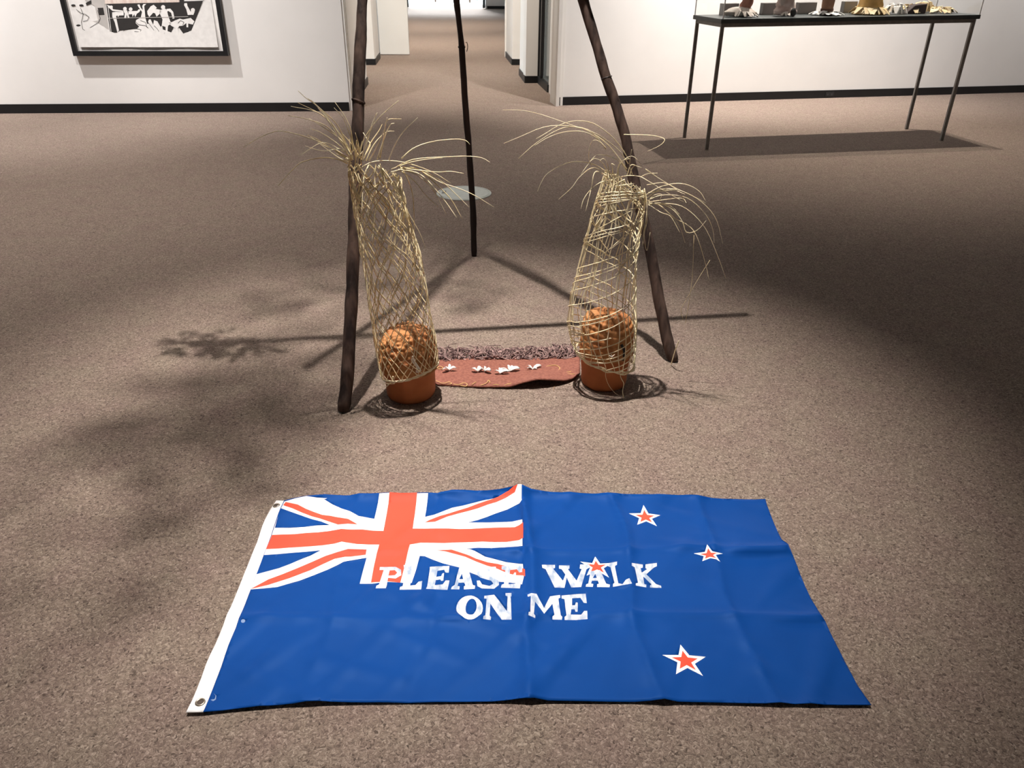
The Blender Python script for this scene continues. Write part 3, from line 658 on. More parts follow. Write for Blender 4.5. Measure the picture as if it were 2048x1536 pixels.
OUT = F2(top_e+right_e+bot_e+left_e)
HDRI = F2([(568, 1004), (407, 1426)])
canton = F2([(632,103),(760,82),(880,84),(1000,68),(1180,68),(1465,66),(1550,60),(1800,58),(1940,52),(2000,52),(2000,110),(2003,230),(2004,360),(2007,470),(2012,540),(2002,578),(1824,551),(1736,516),(1649,486),(1544,451),(1440,412),(1412,412),(1390,490),(1365,563),(1065,565),(1085,490),(1105,418),(1000,440),(880,490),(720,550),(590,590),(437,602)], z2)
blues = [F2(q, z2) for q in ([(860,88),(1000,60),(1182,62),(1150,197),(1060,180),(960,137)], [(612,148),(740,185),(895,233),(750,240),(577,253)],
   [(1462,60),(1960,50),(1950,62),(1780,97),(1600,135),(1443,192)], [(1985,122),(2006,112),(2006,214),(1690,218),(1850,165)], [(502,406),(680,393),(842,387),(720,430),(600,478),(463,518)])]
blues.append(F2([(630,30),(800,28),(975,26),(1022,20),(1022,135),(985,128),(900,120),(760,80)], z4))
reds = [F2(q, z2) for q in ([(1240,62),(1398,62),(1372,258),(1450,254),(1700,250),(1960,248),(1985,240),(2008,232),(2008,322),(1985,332),(1700,332),(1480,330),(1355,341),(1330,450),(1300,564),(1130,558),(1150,450),(1178,342),(920,350),(720,358),(525,372),(560,290),(760,277),(960,262),(1202,262),(1222,160)],
   [(640,107),(710,122),(850,175),(1000,205),(1055,230),(940,232),(790,185),(625,127)], [(1440,222),(1475,200),(1630,150),(1800,97),(1985,43),(1960,68),(1800,120),(1640,165),(1500,210)],
   [(435,600),(540,577),(660,537),(780,492),(920,431),(1100,403),(1106,382),(1000,385),(870,415),(780,452),(700,482),(540,545)])]
reds.append(F2([(430,30),(540,35),(640,72),(700,95),(860,137),(1010,165),(1024,175),(1024,218),(1010,212),(960,205),(850,165),(700,112),(560,62)], z4))
def star(outer, z):
    P = F2(outer, z); cx = sum(p[0] for p in P)/5; cy = sum(p[1] for p in P)/5
    def mk(k):
        o = []
        for i in range(5):
            a, c = P[i], P[(i+1) % 5]; o.append((cx+(a[0]-cx)*k, cy+(a[1]-cy)*k)); m = ((a[0]+c[0])/2-cx, (a[1]+c[1])/2-cy); o.append((cx+m[0]*.50*k, cy+m[1]*.50*k))
        return o
    return mk(1), mk(.60)
stars = [star(q, z3) for q in ([(720,118),(815,168),(797,230),(686,222),(638,160)], [(1075,352),(1165,395),(1150,442),(1050,432),(1002,393)], [(450,402),(545,440),(528,520),(402,508),(366,430)], [(928,898),(1070,965),(1055,1073),(902,1068),(826,960)])]
ell = lambda cx, cy, rx, ry, n=22, rot=0: [(cx+rx*math.cos(TAU*i/n)*math.cos(rot)-ry*math.sin(TAU*i/n)*math.sin(rot), cy+rx*math.cos(TAU*i/n)*math.sin(rot)+ry*math.sin(TAU*i/n)*math.cos(rot)) for i in range(n)]
LET = [
 ('P', [(65,140),(170,145),(205,165),(207,200),(170,224),(120,222),(112,270),(105,292),(38,290),(42,270),(60,262),(90,160),(62,160)], [(130,165),(165,168),(180,185),(165,202),(122,205)]),
 ('L', [(222,135),(300,130),(300,150),(288,155),(265,265),(300,262),(320,240),(345,235),(338,292),(195,297),(198,278),(215,270),(240,160),(225,158)], None),
 ('E', [(395,145),(525,142),(520,195),(500,190),(490,165),(445,168),(438,205),(470,205),(478,190),(490,190),(485,240),(470,240),(465,228),(435,228),(428,265),(480,265),(500,240),(525,240),(512,295),(370,292),(378,270),(395,160)], None),
 ('A', [(590,160),(650,160),(680,265),(695,270),(692,292),(620,292),(620,272),(630,268),(622,250),(585,250),(578,268),(592,272),(590,292),(535,290),(540,275),(560,262)], [(590,228),(615,228),(608,195)]),
 ('S', [(832,150),(832,180),(800,185),(770,170),(740,180),(745,195),(800,212),(850,235),(852,265),(820,290),(740,290),(710,275),(705,235),(725,235),(740,262),(790,270),(815,255),(800,237),(730,215),(705,195),(710,165),(760,145)], None),
 ('E', [(870,145),(1005,140),(1005,190),(985,190),(970,165),(925,168),(922,200),(945,200),(955,185),(965,188),(962,235),(950,232),(945,222),(920,222),(915,265),(960,262),(980,240),(1000,240),(990,290),(865,285),(870,265),(885,260),(893,168),(870,165)], None),
 ('W', [(1135,138),(1222,135),(1222,155),(1210,160),(1275,235),(1290,195),(1265,160),(1248,158),(1248,138),(1318,136),(1318,156),(1308,160),(1365,235),(1398,160),(1385,155),(1388,128),(1450,128),(1448,150),(1430,160),(1395,278),(1330,280),(1300,215),(1285,282),(1220,280),(1160,165),(1138,158)], None),
 ('A', [(1458,172),(1520,168),(1560,255),(1585,262),(1583,280),(1500,280),(1500,262),(1512,258),(1505,240),(1465,240),(1460,258),(1475,262),(1472,280),(1425,278),(1428,262),(1442,258)], [(1472,222),(1498,222),(1488,195)]),
 ('L', [(1572,122),(1632,112),(1632,132),(1618,140),(1640,255),(1668,262),(1690,235),(1712,232),(1728,278),(1605,278),(1605,258),(1615,250),(1590,150),(1572,142)], None),
 ('K', [(1728,132),(1802,130),(1802,150),(1788,155),(1795,185),(1830,160),(1820,152),(1820,128),(1895,122),(1895,142),(1875,150),(1825,195),(1890,258),(1922,268),(1925,282),(1850,280),(1850,265),(1860,260),(1805,210),(1812,258),(1825,262),(1825,280),(1755,278),(1755,262),(1770,255),(1748,155),(1728,152)], None),
 ('O', ell(658, 420, 88, 87, 26), ell(668, 413, 36, 60, 18, .18)),
 ('N', [(755,338),(820,335),(905,440),(908,345),(895,340),(895,322),(935,320),(935,340),(930,345),(935,500),(870,500),(795,390),(790,482),(800,488),(798,502),(748,500),(750,485),(762,480),(770,358),(755,355)], None),
 ('M', [(1040,335),(1100,332),(1150,420),(1190,335),(1255,328),(1258,345),(1245,350),(1260,470),(1270,478),(1268,494),(1205,494),(1205,478),(1218,470),(1205,385),(1150,468),(1090,385),(1082,478),(1092,484),(1090,496),(1045,496),(1047,480),(1058,475),(1062,355),(1042,352)], None),
 ('E', [(1266,332),(1425,322),(1432,385),(1412,382),(1390,350),(1335,352),(1335,395),(1355,395),(1360,378),(1372,380),(1372,440),(1358,440),(1352,422),(1330,422),(1325,465),(1395,465),(1415,435),(1435,435),(1437,494),(1285,495),(1285,478),(1298,470),(1285,355),(1266,350)], None)]
letters = [(F2(o_, z4), F2(h_, z4) if h_ else None) for _, o_, h_ in LET]
spots_w = [F2(ell(394, 790, 13, 10, 10), z2), F2([(205,1240),(228,1235),(235,1215),(222,1200),(238,1215),(236,1238),(222,1248)], z2)]
def inside(p, poly):
    x, y = p; c = False; n = len(poly); j = n-1
    for i in range(n):
        xi, yi = poly[i]; xj, yj = poly[j]
        if (yi > y) != (yj > y) and x < (xj-xi)*(y-yi)/(yj-yi)+xi: c = not c
        j = i
    return c
# cut every printed or sewn outline into one sheet
V = []; Ed = []
def addloop(P, step=.03, closed=True):
    b0 = len(V); Q = []
    n = len(P)
    for i in range(n if closed else n-1):
        a = Vector(P[i]); c = Vector(P[(i+1) % n]); k = max(1, int((c-a).length/step))
        for t in range(k): Q.append(a.lerp(c, t/k))
    if not closed: Q.append(Vector(P[-1]))
    V.extend(Q); m = len(Q)
    for i in range(m if closed else m-1): Ed.append((b0+i, b0+(i+1) % m))
addloop(OUT)
e0, e1 = Vector(HDRI[0]), Vector(HDRI[1]); ee = (e1-e0).normalized()
addloop([e0-ee*.02, e1+ee*.02], closed=False)
for q in [canton]+blues+reds+spots_w: addloop(q)
for a, c in stars: addloop(a); addloop(c)
for a, c in letters:
    addloop(a)
    if c: addloop(c)
xs_ = [p[0] for p in OUT]; ys_ = [p[1] for p in OUT]; stp = .0125
yy = min(ys_); row = 0
while yy < max(ys_):
    xx = min(xs_)+(stp/2 if row % 2 else 0)
    while xx < max(xs_):
        if inside((xx, yy), OUT): V.append(Vector((xx, yy)))
        xx += stp
    yy += stp*.87; row += 1
cv, ce, cf, *_ = delaunay_2d_cdt(V, Ed, [], 0, 1e-5)
# cloth relief: pressed fold lines, slack between them, edge curl
FA, FB_, FC, FD = [Vector(F2([p])[0]) for p in ((553, 1003), (1530, 1001), (1742, 1411), (373, 1427))]
def uv(p):
    # inverse of the (nearly rectangular) corner patch
    u, v = .5, .5
    for _i in range(3):
        top = FA.lerp(FB_, u); bot = FD.lerp(FC, u); q = top.lerp(bot, v); du = (FB_-FA).lerp(FC-FD, v); dv = bot-top; r = Vector(p)-q
        det = du.x*dv.y-du.y*dv.x; u += (r.x*dv.y-r.y*dv.x)/det; v += (du.x*r.y-du.y*r.x)/det
    return u, v
def relief(p):
    u, v = uv(p); z = .0055
    Wd, Hd = 1.57, .78
    for k, (a, sg) in enumerate(((1/6, .5), (2/6, -.5), (.505, 1.2), (.687, 1.1), (.853, .9))):
        d = (u-a+.01*math.sin(v*7+k)+.012*noise.noise(Vector((v*4, k*3, 0))))*Wd; z += sg*.0105*math.exp(-abs(d)/.011)*(1.25-.55*v) + .002*math.exp(-(d/.035)**2)*sg
    for k, (a, sg) in enumerate(((.305, 1.0), (.635, .9))):
        d = (v-a+.008*math.sin(u*9+k*2))*Hd; z += sg*.0100*math.exp(-abs(d)/.011)*(.55+.45*abs(math.sin(u*9+k)))
    # stiff pleats at the fly edge
    d = (v-.318)*Hd; z += .020*math.exp(-(d/.014)**2)*min(1, max(0, (u-.86)/.05))
    d = (v-.655)*Hd; z += .011*math.exp(-(d/.012)**2)*min(1, max(0, (u-.88)/.06))
    # pleat along the canton edge
    d = (u-.506)*Wd; z += .010*math.exp(-(d/.011)**2)*max(0, .55-v)*1.6
    q = Vector(p)
    z += .0045*noise.noise(Vector((q.x*4.2, q.y*6, 3)))
    w = q.x*.8-q.y*.6; w2 = q.x*.35+q.y*.94
    z += .011*max(0, noise.noise(Vector((w2*17, w*4, 7)))-.05)*(.4+.6*abs(noise.noise(Vector((q.x*3, q.y*3, 11)))*2))
    z += .010*max(0, noise.noise(Vector((w*15, (q.x*.6+q.y*.8)*3.5, 2)))-.05)
    # rippled canton
    z += .0030*math.sin(u*40+v*6)*max(0, 1-u*2)*max(0, 1-v*2.2)
    e = min(v, 1-v)*Hd
    z += .004*math.exp(-e/.02)
    return max(.003, z)
cls = {}
def cl(p):
    for i, (a, c) in enumerate(letters):
        if inside(p, a) and not (c and inside(p, c)): return ('letter', i)
    for i, (a, c) in enumerate(stars):
        if inside(p, c): return ('star', i, 1)
        if inside(p, a): return ('star', i, 0)
    sd_ = (p[0]-e0.x)*ee.y-(p[1]-e0.y)*ee.x
    if sd_ > 0: return ('header',)
    for q in reds:
        if inside(p, q): return ('canton', 1)
    for q in blues:
        if inside(p, q): return ('field',)
    if inside(p, canton): return ('canton', 0)
    for q in spots_w:
        if inside(p, q): return ('canton', 2)
    return ('field',)
flag = empty('flag', (.0, 1.05*S, 0)); tag(flag, 'creased blue flag with red and white stars lettered PLEASE WALK ON ME on the floor', 'flag')
def cloth(name, col, var, rough=.55):
    m = mat(name, col, rough, var, 6, .12, 900, dist=.0006, spec=.16, lo=.3, hi=.7); return m
M_blue = cloth('flag_blue', (.0035, .054, .262), (.0030, .048, .238), .5)
M_blue.node_tree.nodes['Principled BSDF'].inputs['Specular Tint'].default_value = (.25, .5, 1, 1)
M_red = cloth('flag_red', (.82, .088, .048), (.78, .078, .042), .6)
M_white = cloth('flag_white', (.86, .86, .86), (.83, .83, .84), .7)
M_hdr = mat('header_canvas', (.84, .84, .85), .8, (.78, .78, .80), 12, .3, 500, dist=.001)
M_paint = mat('brushed_white_paint', (.66, .69, .75), .7, (.30, .38, .52), 60, .2, 200, stretch=(1, .4, 1), detail=7, lo=.36, hi=.56)
M_mark = mat('pale_stain', (.20, .30, .52), .6)
groups = {}
for f_ in cf:
    cx = sum(cv[i].x for i in f_)/len(f_); cy = sum(cv[i].y for i in f_)/len(f_)
    if not inside((cx, cy), OUT): continue
    k = cl((cx, cy)); key = k[:2] if k[0] in ('letter', 'star') else k[:1]; mi = k[2] if k[0] == 'star' else (k[1] if k[0] == 'canton' else 0)
    groups.setdefault(key, []).append((f_, mi))
zc = [relief((v.x, v.y)) for v in cv]
# vertex normals of the whole sheet keep the pieces shading as one cloth
def piece(key, name, mats):
    rem = {}; b = MB()
    for f_, mi in groups.get(key, []):
        idx = []
        for i in f_:
            if i not in rem: rem[i] = len(b.v); b.v.append((cv[i].x, cv[i].y, zc[i]))
            idx.append(rem[i])
        b.face(idx, mi)
    if not b.v: return None
    o = b.build(name, mats, flag, smooth=True)
    for p in o.data.polygons:
        pass
    return o
fo = piece(('field',), 'blue_field', M_blue); sdm = fo.modifiers.new('thick', 'SOLIDIFY'); sdm.thickness = .0016; sdm.offset = -1
piece(('canton',), 'canton_cross', [M_white, M_red, M_mark])
hd = piece(('header',), 'header_band', M_hdr); sdm = hd.modifiers.new('thick', 'SOLIDIFY'); sdm.thickness = .0025; sdm.offset = -1
for i in range(4):
    s_ = piece(('star', i), 'star', [M_white, M_red]); s_['label'] = 'white edged red five-pointed star'
for i in range(len(letters)):
    l_ = piece(('letter', i), 'painted_letter', M_paint); l_['label'] = 'hand painted white capital letter ' + LET[i][0]
M_brass = mat('grommet_metal', (.48, .42, .34), .3, (.36, .31, .25), 40, metal=.9)
M_hole = mat('grommet_hole', (.09, .07, .06), .9)
for gx, gy, rr, inner in ((400, 1403, .0115, .55), (553, 1011, .011, .5)):
    g = fl(gx, gy, .010); z_ = relief((g.x, g.y))+.0005
    b = MB(); b.lathe([(rr, 0), (rr*.97, .0016), (rr*.8, .0026), (rr*.62, .0018), (rr*.58, 0.0004)], 28, lambda a, r, z, i: (g.x+r*math.cos(a), g.y+r*math.sin(a), z_+z))
    b.f = b.f[:-2]; b.mi = b.mi[:-2]
    o = b.build('grommet', M_brass, flag, smooth=True)
    b = MB(); b.lathe([(rr*.6, 0), (rr*.3, .0003)], 24, lambda a, r, z, i: (g.x+r*math.cos(a), g.y+r*math.sin(a), z_+z+.0002)); o2 = b.build('grommet_hole', M_hole); o2.parent = o
# front hem seam
# ------------------------------------------------------------------ framed ink drawing on the left wall
ln = Vector((dl.y, -dl.x, 0)); L03 = Vector((L0.x, L0.y, 0)); ld = Vector((dl.x, dl.y, 0))
def lw(px, py, off):                       # point on a plane 'off' metres in front of the left wall
    return onplane(px, py, L03+ln*off, ln)
dep = .075
fbl = lw(147, 113, dep); fbr = lw(456.5, 111, dep)
fx0 = (fbl-L03).dot(ld); fx1 = (fbr-L03).dot(ld); fz0 = (fbl.z+fbr.z)/2; fz1 = fz0+1.25
def LP(x, z, off): return L03+ld*x+Vector((0, 0, z))+ln*off
pic = empty('framed_drawing', LP((fx0+fx1)/2, fz0, .0)); tag(pic, 'large black framed ink drawing of pale figures hanging on the left wall', 'picture')
M_fr = mat('frame_black', (.012, .012, .013), .4, (.009, .009, .01), 20, .1, 100)
fw = .047
def fbar(x0, x1, z0, z1):
    b = MB(); b.prism([LP(x0, z0, .002), LP(x1, z0, .002), LP(x1, z1, .002), LP(x0, z1, .002)], ln*dep); return fixn(b.build('frame_bar', M_fr, pic))
fbar(fx0, fx1, fz0, fz0+fw); fbar(fx0, fx1, fz1-fw, fz1); fbar(fx0, fx0+fw, fz0+fw, fz1-fw); fbar(fx1-fw, fx1, fz0+fw, fz1-fw)
M_mount = mat('mount_board', (.80, .77, .74), .9); M_paper = mat('drawing_paper', (.70, .68, .66), .9)
o1 = .035; b = MB(); b.prism([LP(fx0+fw, fz0+fw, .004), LP(fx1-fw, fz0+fw, .004), LP(fx1-fw, fz1-fw, .004), LP(fx0+fw, fz1-fw, .004)], ln*(o1-.004)); fixn(b.build('mount_board', M_mount, pic))
zp = lambda X, Y: (X/5.851+120, Y/5.851)
def pp(X, Y, off): return lw(*zp(X, Y), off)
# sheet of paper, its lower edge curling away from the mount
b = MB(); zt = fz1-fw-.06; n_ = 30
xa = (pp(238, 555, o1)-L03).dot(ld); xb = (pp(1858, 558, o1)-L03).dot(ld); zb0 = pp(1000, 552, o1+.022).z
for i in range(n_+1):
    for j in range(7):
        x = lerp(xa, xb, i/n_); t = j/6; z = lerp(zt, zb0, t); off = o1+.006+.016*t**6+.004*math.sin(i*.5)*t**4; b.v.append(tuple(LP(x, z, off)))
for i in range(n_):
    for j in range(6): b.face([i*7+j, i*7+j+1, (i+1)*7+j+1, (i+1)*7+j])
o = b.build('paper_sheet', M_paper, pic, smooth=True); fixn(o)
INK, WHT, GRY, PNK = mat('ink_black', (.022, .019, .018), .8), mat('paper_white', (.74, .72, .70), .9), mat('wash_grey', (.47, .44, .42), .9, (.40, .38, .36), 9), mat('wash_pink', (.52, .40, .35), .9, (.66, .58, .52), 14, stretch=(3, 3, .3))
layer = [0]
art = MB()
def shape(pts, mi, k):
    off = o1+.0110+.0007*k
    P = [pp(X, Y, off) for X, Y in pts]
    P2 = [Vector(((p-L03).dot(ld), p.z)) for p in P]
    vv, _e, ff, *_ = delaunay_2d_cdt(P2, [(i, (i+1) % len(P2)) for i in range(len(P2))], [], 1, 1e-6)
    b0 = len(art.v)
    for v in vv: art.v.append(tuple(LP(v.x, v.y, off)))
    for f_ in ff: art.face([b0+i for i in f_], mi)
def line(pts, w, mi, k):
    for (a, c) in zip(pts, pts[1:]):
        d = Vector((c[0]-a[0], c[1]-a[1])); d.normalize(); n2 = Vector((-d.y, d.x))*w/2; shape([(a[0]+n2.x, a[1]+n2.y), (c[0]+n2.x, c[1]+n2.y), (c[0]-n2.x, c[1]-n2.y), (a[0]-n2.x, a[1]-n2.y)], mi, k)
shape([(285, -120), (525, -120), (522, 0), (580, 372), (470, 362), (352, 332), (330, 255), (445, 240), (405, 70), (290, 0)], 2, 0)
shape([(520, -120), (1395, -120), (1395, 26), (525, 45)], 3, 0)
shape([(525, 48), (1400, 28), (1395, -60), (1440, -60), (1450, 15), (1670, 8), (1720, -60), (1740, -60), (1670, 14), (1495, 468), (1395, 325), (1330, 320), (1300, 385), (1210, 385), (1195, 300), (1150, 330), (1112, 465), (1060, 425), (1020, 360), (960, 330), (700, 360), (662, 385), (590, 385)], 0, 1)
shape([(355, 342), (470, 368), (575, 375), (592, 452), (388, 456)], 0, 1)
shape([(440, 92), (505, 90), (522, 175), (460, 178)], 0, 1); shape([(300, 35), (365, 0), (370, 40), (310, 65)], 0, 1)
for x, y in ((155, 62), (250, 62), (215, 298), (305, 302)): shape(ell(x, y, 26, 12, 12), 0, 1)
W_ = [[(610,145),(650,138),(745,140),(745,180),(690,182),(680,200),(672,180),(655,190),(660,215),(690,355),(672,382),(640,260),(612,195)], [(545,55),(600,72),(622,108),(740,125),(740,138),(615,128),(572,92)],
  [(740,120),(785,120),(812,205),(795,210),(778,170),(775,214),(752,214),(758,160)], [(800,130),(905,128),(920,108),(945,112),(930,140),(900,160),(880,200),(868,165),(850,200),(845,165),(800,170)],
  [(905,55),(930,50),(945,90),(970,120),(962,70),(975,48),(1010,45),(985,70),(992,130),(1000,215),(1035,332),(940,325),(885,270),(890,235),(945,205),(960,140),(920,85)],
  [(1020,130),(1060,75),(1095,55),(1135,92),(1120,105),(1165,112),(1185,118),(1180,150),(1130,195),(1112,155),(1090,150),(1045,200),(1025,165)],
  [(1165,118),(1230,100),(1252,120),(1262,170),(1290,250),(1305,275),(1265,300),(1255,390),(1238,390),(1235,315),(1190,300),(1200,230),(1165,150)],
  [(1245,105),(1290,100),(1325,140),(1340,215),(1318,220),(1300,150),(1268,128),(1255,135)], [(1270,262),(1310,258),(1345,240),(1400,218),(1440,228),(1530,210),(1572,250),(1555,288),(1500,275),(1500,320),(1480,318),(1478,270),(1440,300),(1395,305),(1380,330),(1395,440),(1372,432),(1350,330),(1300,300)],
  [(1455,38),(1485,36),(1492,70),(1530,138),(1545,105),(1575,112),(1575,140),(1560,175),(1540,172),(1495,175),(1478,110),(1452,60)],
  [(960,330),(1040,360),(1062,420),(1085,462),(1112,466),(1120,420),(1090,350),(1030,260),(1040,228),(1060,226),(1090,290),(1100,235),(1140,250),(1180,320),(1215,380),(1212,450),(1185,472),(1150,455),(1135,425),(1130,480),(1100,500),(1065,480),(1030,420)]]
for q in W_: shape(q, 1, 2)
for x, y, r_ in ((760, 103, 22), (827, 108, 22), (1206, 84, 25), (1555, 118, 24), (600, 82, 18)): shape(ell(x, y, r_, r_, 14), 1, 3)
for q in ([(1030,262),(1060,300),(1110,370),(1170,400)], [(1100,300),(1140,340),(1178,400)], [(890,260),(920,290),(1000,300),(1035,330)], [(940,240),(1000,260),(1020,325)], [(1380,270),(1410,240),(1450,260),(1435,295)],
          [(740,362),(810,330),(900,335),(950,350),(935,375),(870,370)], [(190,110),(240,150),(300,170),(340,200),(320,240),(270,250)], [(240,90),(270,170),(250,260),(265,340),(340,385)], [(350,325),(450,262)], [(450,262),(470,215),(440,120)],
          [(1120,425),(1140,440),(1155,462)], [(1020,370),(1045,440),(1070,485),(1110,502),(1135,480)], [(1160,460),(1190,474),(1215,450),(1222,385)]): line(q, 5, 0, 4)
line([(565, 214), (1000, 205), (1500, 195)], 6, 2, 5); line([(535, 48), (582, 370)], 8, 1, 3); line([(560, 60), (600, 385)], 6, 1, 3)
o = fixn(art.build('ink_drawing', [INK, WHT, GRY, PNK], pic))

# ------------------------------------------------------------------ display table and its case
tf0, tf1, tb0, tb1 = Vector(W2(1.205, 4.925)), Vector(W2(2.855, 5.29)), Vector(W2(1.135, 5.29)), Vector(W2(2.80, 5.69))
zt = .715*S
def zadd(q):
    return .020*S*((Vector((q[0], q[1]))-tf0).dot((tf1-tf0).normalized())/(tf1-tf0).length)
tbl = empty('display_table', ((tf0.x+tb1.x)/2, (tf0.y+tb1.y)/2, 0)); tag(tbl, 'long dark grey display table on four thin steel legs by the right wall', 'table')
def leg(p):
    b = MB(); w = .0155
    b.prism([(p.x-w, p.y-w, 0), (p.x+w, p.y-w, 0), (p.x+w, p.y+w, 0), (p.x-w, p.y+w, 0)], (0, 0, zt+zadd(p))); o = bevel(b.build('leg', M_steel, tbl), .004); return o
for p in (tf0, tf1, tb0, tb1): leg(p)
def rail(p, q):
    d = (q-p).normalized(); n2 = Vector((-d.y, d.x))*.014; b = MB(); a = [p-n2, q-n2, q+n2, p+n2]
    b.prism([(v.x, v.y, zt-.03+zadd(v)) for v in a], (0, 0, .03)); return fixn(b.build('rail', M_steel, tbl))
rail(tf0, tf1); rail(tb0, tb1); rail(tf0, tb0); rail(tf1, tb1)
M_top = mat('table_top_slate', (.075, .085, .085), .45, (.06, .068, .07), 12)
tc_ = (tf0+tf1+tb0+tb1)/4
def ovh(p, k): d = (p-tc_); return p+Vector((d.x*k[0], d.y*k[1])) if True else p
au = ((tf1-tf0)+(tb1-tb0)).normalized(); av = Vector((-au.y, au.x))
def tp(p, o_=.035):
    s_u = 1 if (p-tc_).dot(au) > 0 else -1; s_v = 1 if (p-tc_).dot(av) > 0 else -1
    return p+au*s_u*o_+av*s_v*o_
corn = [tp(tf0), tp(tf1), tp(tb1), tp(tb0)]
b = MB(); b.prism([(c.x, c.y, zt+.001+zadd(c)) for c in corn], (0, 0, .036)); bevel(fixn(b.build('table_top', M_top, tbl)), .004)
ZT = zt+.037
cs_ = empty('acrylic_case', (tc_.x, tc_.y, ZT)); tag(cs_, 'clear acrylic case covering the objects on the display table', 'display case')
ci = [p+(tc_-p)*.012 for p in corn]
me_ = mat('acrylic_edge', (.85, .85, .85), .2)
for i in range(4):
    p, q = ci[i], ci[(i+1) % 4]; d = (q-p).normalized(); n2 = Vector((-d.y, d.x))*.006; b = MB()
    b.prism([(v.x, v.y, ZT+.001+zadd(v)) for v in (p, q, q+n2, p+n2)], (0, 0, .45)); fixn(b.build('pane', mg, cs_))
    b = MB(); b.box((p.x-.004, p.y-.004, ZT+.001+zadd(p)), (p.x+.004, p.y+.004, ZT+.45+zadd(p))); b.build('polished_edge', me_, cs_)
b = MB(); b.prism([(c.x, c.y, ZT+.452+zadd(c)) for c in ci], (0, 0, .006)); fixn(b.build('pane', mg, cs_))
def ont(px, v, dz=0):                      # point on the table top seen at column px, at depth fraction v
    lo, hi = -.2, 1.2
    for _i in range(40):
        u = (lo+hi)/2; q = (corn[0].lerp(corn[1], u)).lerp(corn[3].lerp(corn[2], u), v); w = Vector((q.x, q.y, ZT+zadd(q)+dz))
        if _proj(w)[0] < px: lo = u
        else: hi = u
    return w
# caption stands behind the pieces
M_cap = mat('grey_block', (.30, .28, .275), .6, (.26, .245, .24), 6)
for k, (x0, x1, wh) in enumerate(((1443, 1476, 'behind the leftmost pink shoe piece'), (1524, 1561, 'behind the pink piece with black toe'), (1595, 1631, 'between the black toe and the brown boot'), (1686, 1712, 'behind the yellow hide piece'))):
    vv_ = .86 if k == 3 else .74; p = ont(x0, vv_); q = ont(x1, vv_); d = (q-p); n3 = Vector((-d.y, d.x, 0)).normalized()*.06
    b = MB(); b.prism([p, q, q+n3, p+n3], (0, 0, .10)); tag(bevel(fixn(b.build('grey_plinth', M_cap)), .004), 'low grey plinth block on the display table ' + wh, 'plinth', 'plinths in the display case')
# the soft sculptures
def ruffle(parent, c, r, n, L, hgt, m, name, seed, fl_=.5):
    rr = random.Random(seed); b = MB()
    for i in range(n):
        a = TAU*i/n+rr.uniform(-.2, .2); d = Vector((math.cos(a), math.sin(a), 0)); t = Vector((-d.y, d.x, 0)); l_ = L*rr.uniform(.6, 1.2); w = l_*rr.uniform(.25, .45)
        p = c+d*r*rr.uniform(.5, 1); z1 = hgt*rr.uniform(.3, 1)
        pts = [p+Vector((0, 0, z1)), p+d*l_*.5+Vector((0, 0, z1*.8+.01)), p+d*l_+Vector((0, 0, .004))]
        b0 = len(b.v)
        for q, ww in zip(pts, (w*.5, w, w*.35)): b.v += [tuple(q-t*ww+Vector((0, 0, rr.uniform(-.002, .01)))), tuple(q+Vector((0, 0, .006))), tuple(q+t*ww+Vector((0, 0, rr.uniform(-.002, .01))))]
        for j in range(2):
            for k in range(2): b.face([b0+j*3+k, b0+j*3+k+1, b0+(j+1)*3+k+1, b0+(j+1)*3+k])
    o = b.build(name, m); o.parent = parent; o.matrix_parent_inverse = Matrix.Translation(-parent.location); s2 = o.modifiers.new('t', 'SOLIDIFY'); s2.thickness = .003; return o
def crumple(parent, c, prof, m, name, seed, amp=.012, sq=(1, 1), lean=(0, 0)):
    b = MB(); n = 28
    def fn(a, r, z, i):
        p = Vector((math.cos(a), math.sin(a), z*8+seed)); d = amp*noise.noise(p*2.3)+amp*.6*noise.noise(p*6)
        return (c.x+(r+d)*math.cos(a)*sq[0]+lean[0]*z, c.y+(r+d)*math.sin(a)*sq[1]+lean[1]*z, c.z+z)
    P2 = []
    for i in range(len(prof)-1):
        for k in range(3): P2.append((lerp(prof[i][0], prof[i+1][0], k/3), lerp(prof[i][1], prof[i+1][1], k/3)))
    P2.append(prof[-1]); b.lathe(P2, n, fn); o = b.build(name, m, smooth=True); o.parent = parent; o.matrix_parent_inverse = Matrix.Translation(-parent.location); return o
def piece_root(px, py, name, lab, cat):
    c = ont(px, py); e = empty(name, c); tag(e, lab, cat, 'objects in the display case'); return e, c
M_pk = mat('pale_pink_skin', (.85, .74, .69), .7, (.62, .46, .41), 18); M_pw = mat('cream_ruffle', (.90, .84, .78), .7, (.74, .64, .57), 22)
M_rb = mat('red_brown_hide', (.52, .25, .18), .7, (.36, .16, .12), 18); M_bk = mat('black_felt', (.035, .033, .035), .85)
M_bw = mat('brown_hide', (.40, .22, .13), .75, (.28, .14, .085), 18); M_wf = mat('white_flock', (.88, .86, .84), .8)
M_yw = mat('golden_fleece', (.90, .62, .26), .75, (.70, .42, .13), 16); M_yl = mat('pale_golden', (.93, .80, .56), .75, (.80, .60, .33), 16)
e, c = piece_root(1484, .36, 'shoe_sculpture', 'crumpled pale shoe sculpture with red-brown shaft, leftmost on the display table', 'sculpture')
crumple(e, c+Vector((-.02, 0, .002)), [(.03, 0), (.085, .012), (.095, .035), (.07, .06), (.045, .075), (.02, .08)], M_pw, 'sole_fold', 3, .022, (1.55, .8)); ruffle(e, c, .07, 18, .075, .05, M_pw, 'torn_edge', 5)
crumple(e, c+Vector((.015, .02, .055)), [(.045, 0), (.05, .05), (.04, .11), (.045, .2), (.01, .21)], M_rb, 'shaft', 8, .016, lean=(.25, 0))
e, c = piece_root(1571, .36, 'shoe_sculpture', 'pale pink translucent shoe sculpture with round black toe on the display table', 'sculpture')
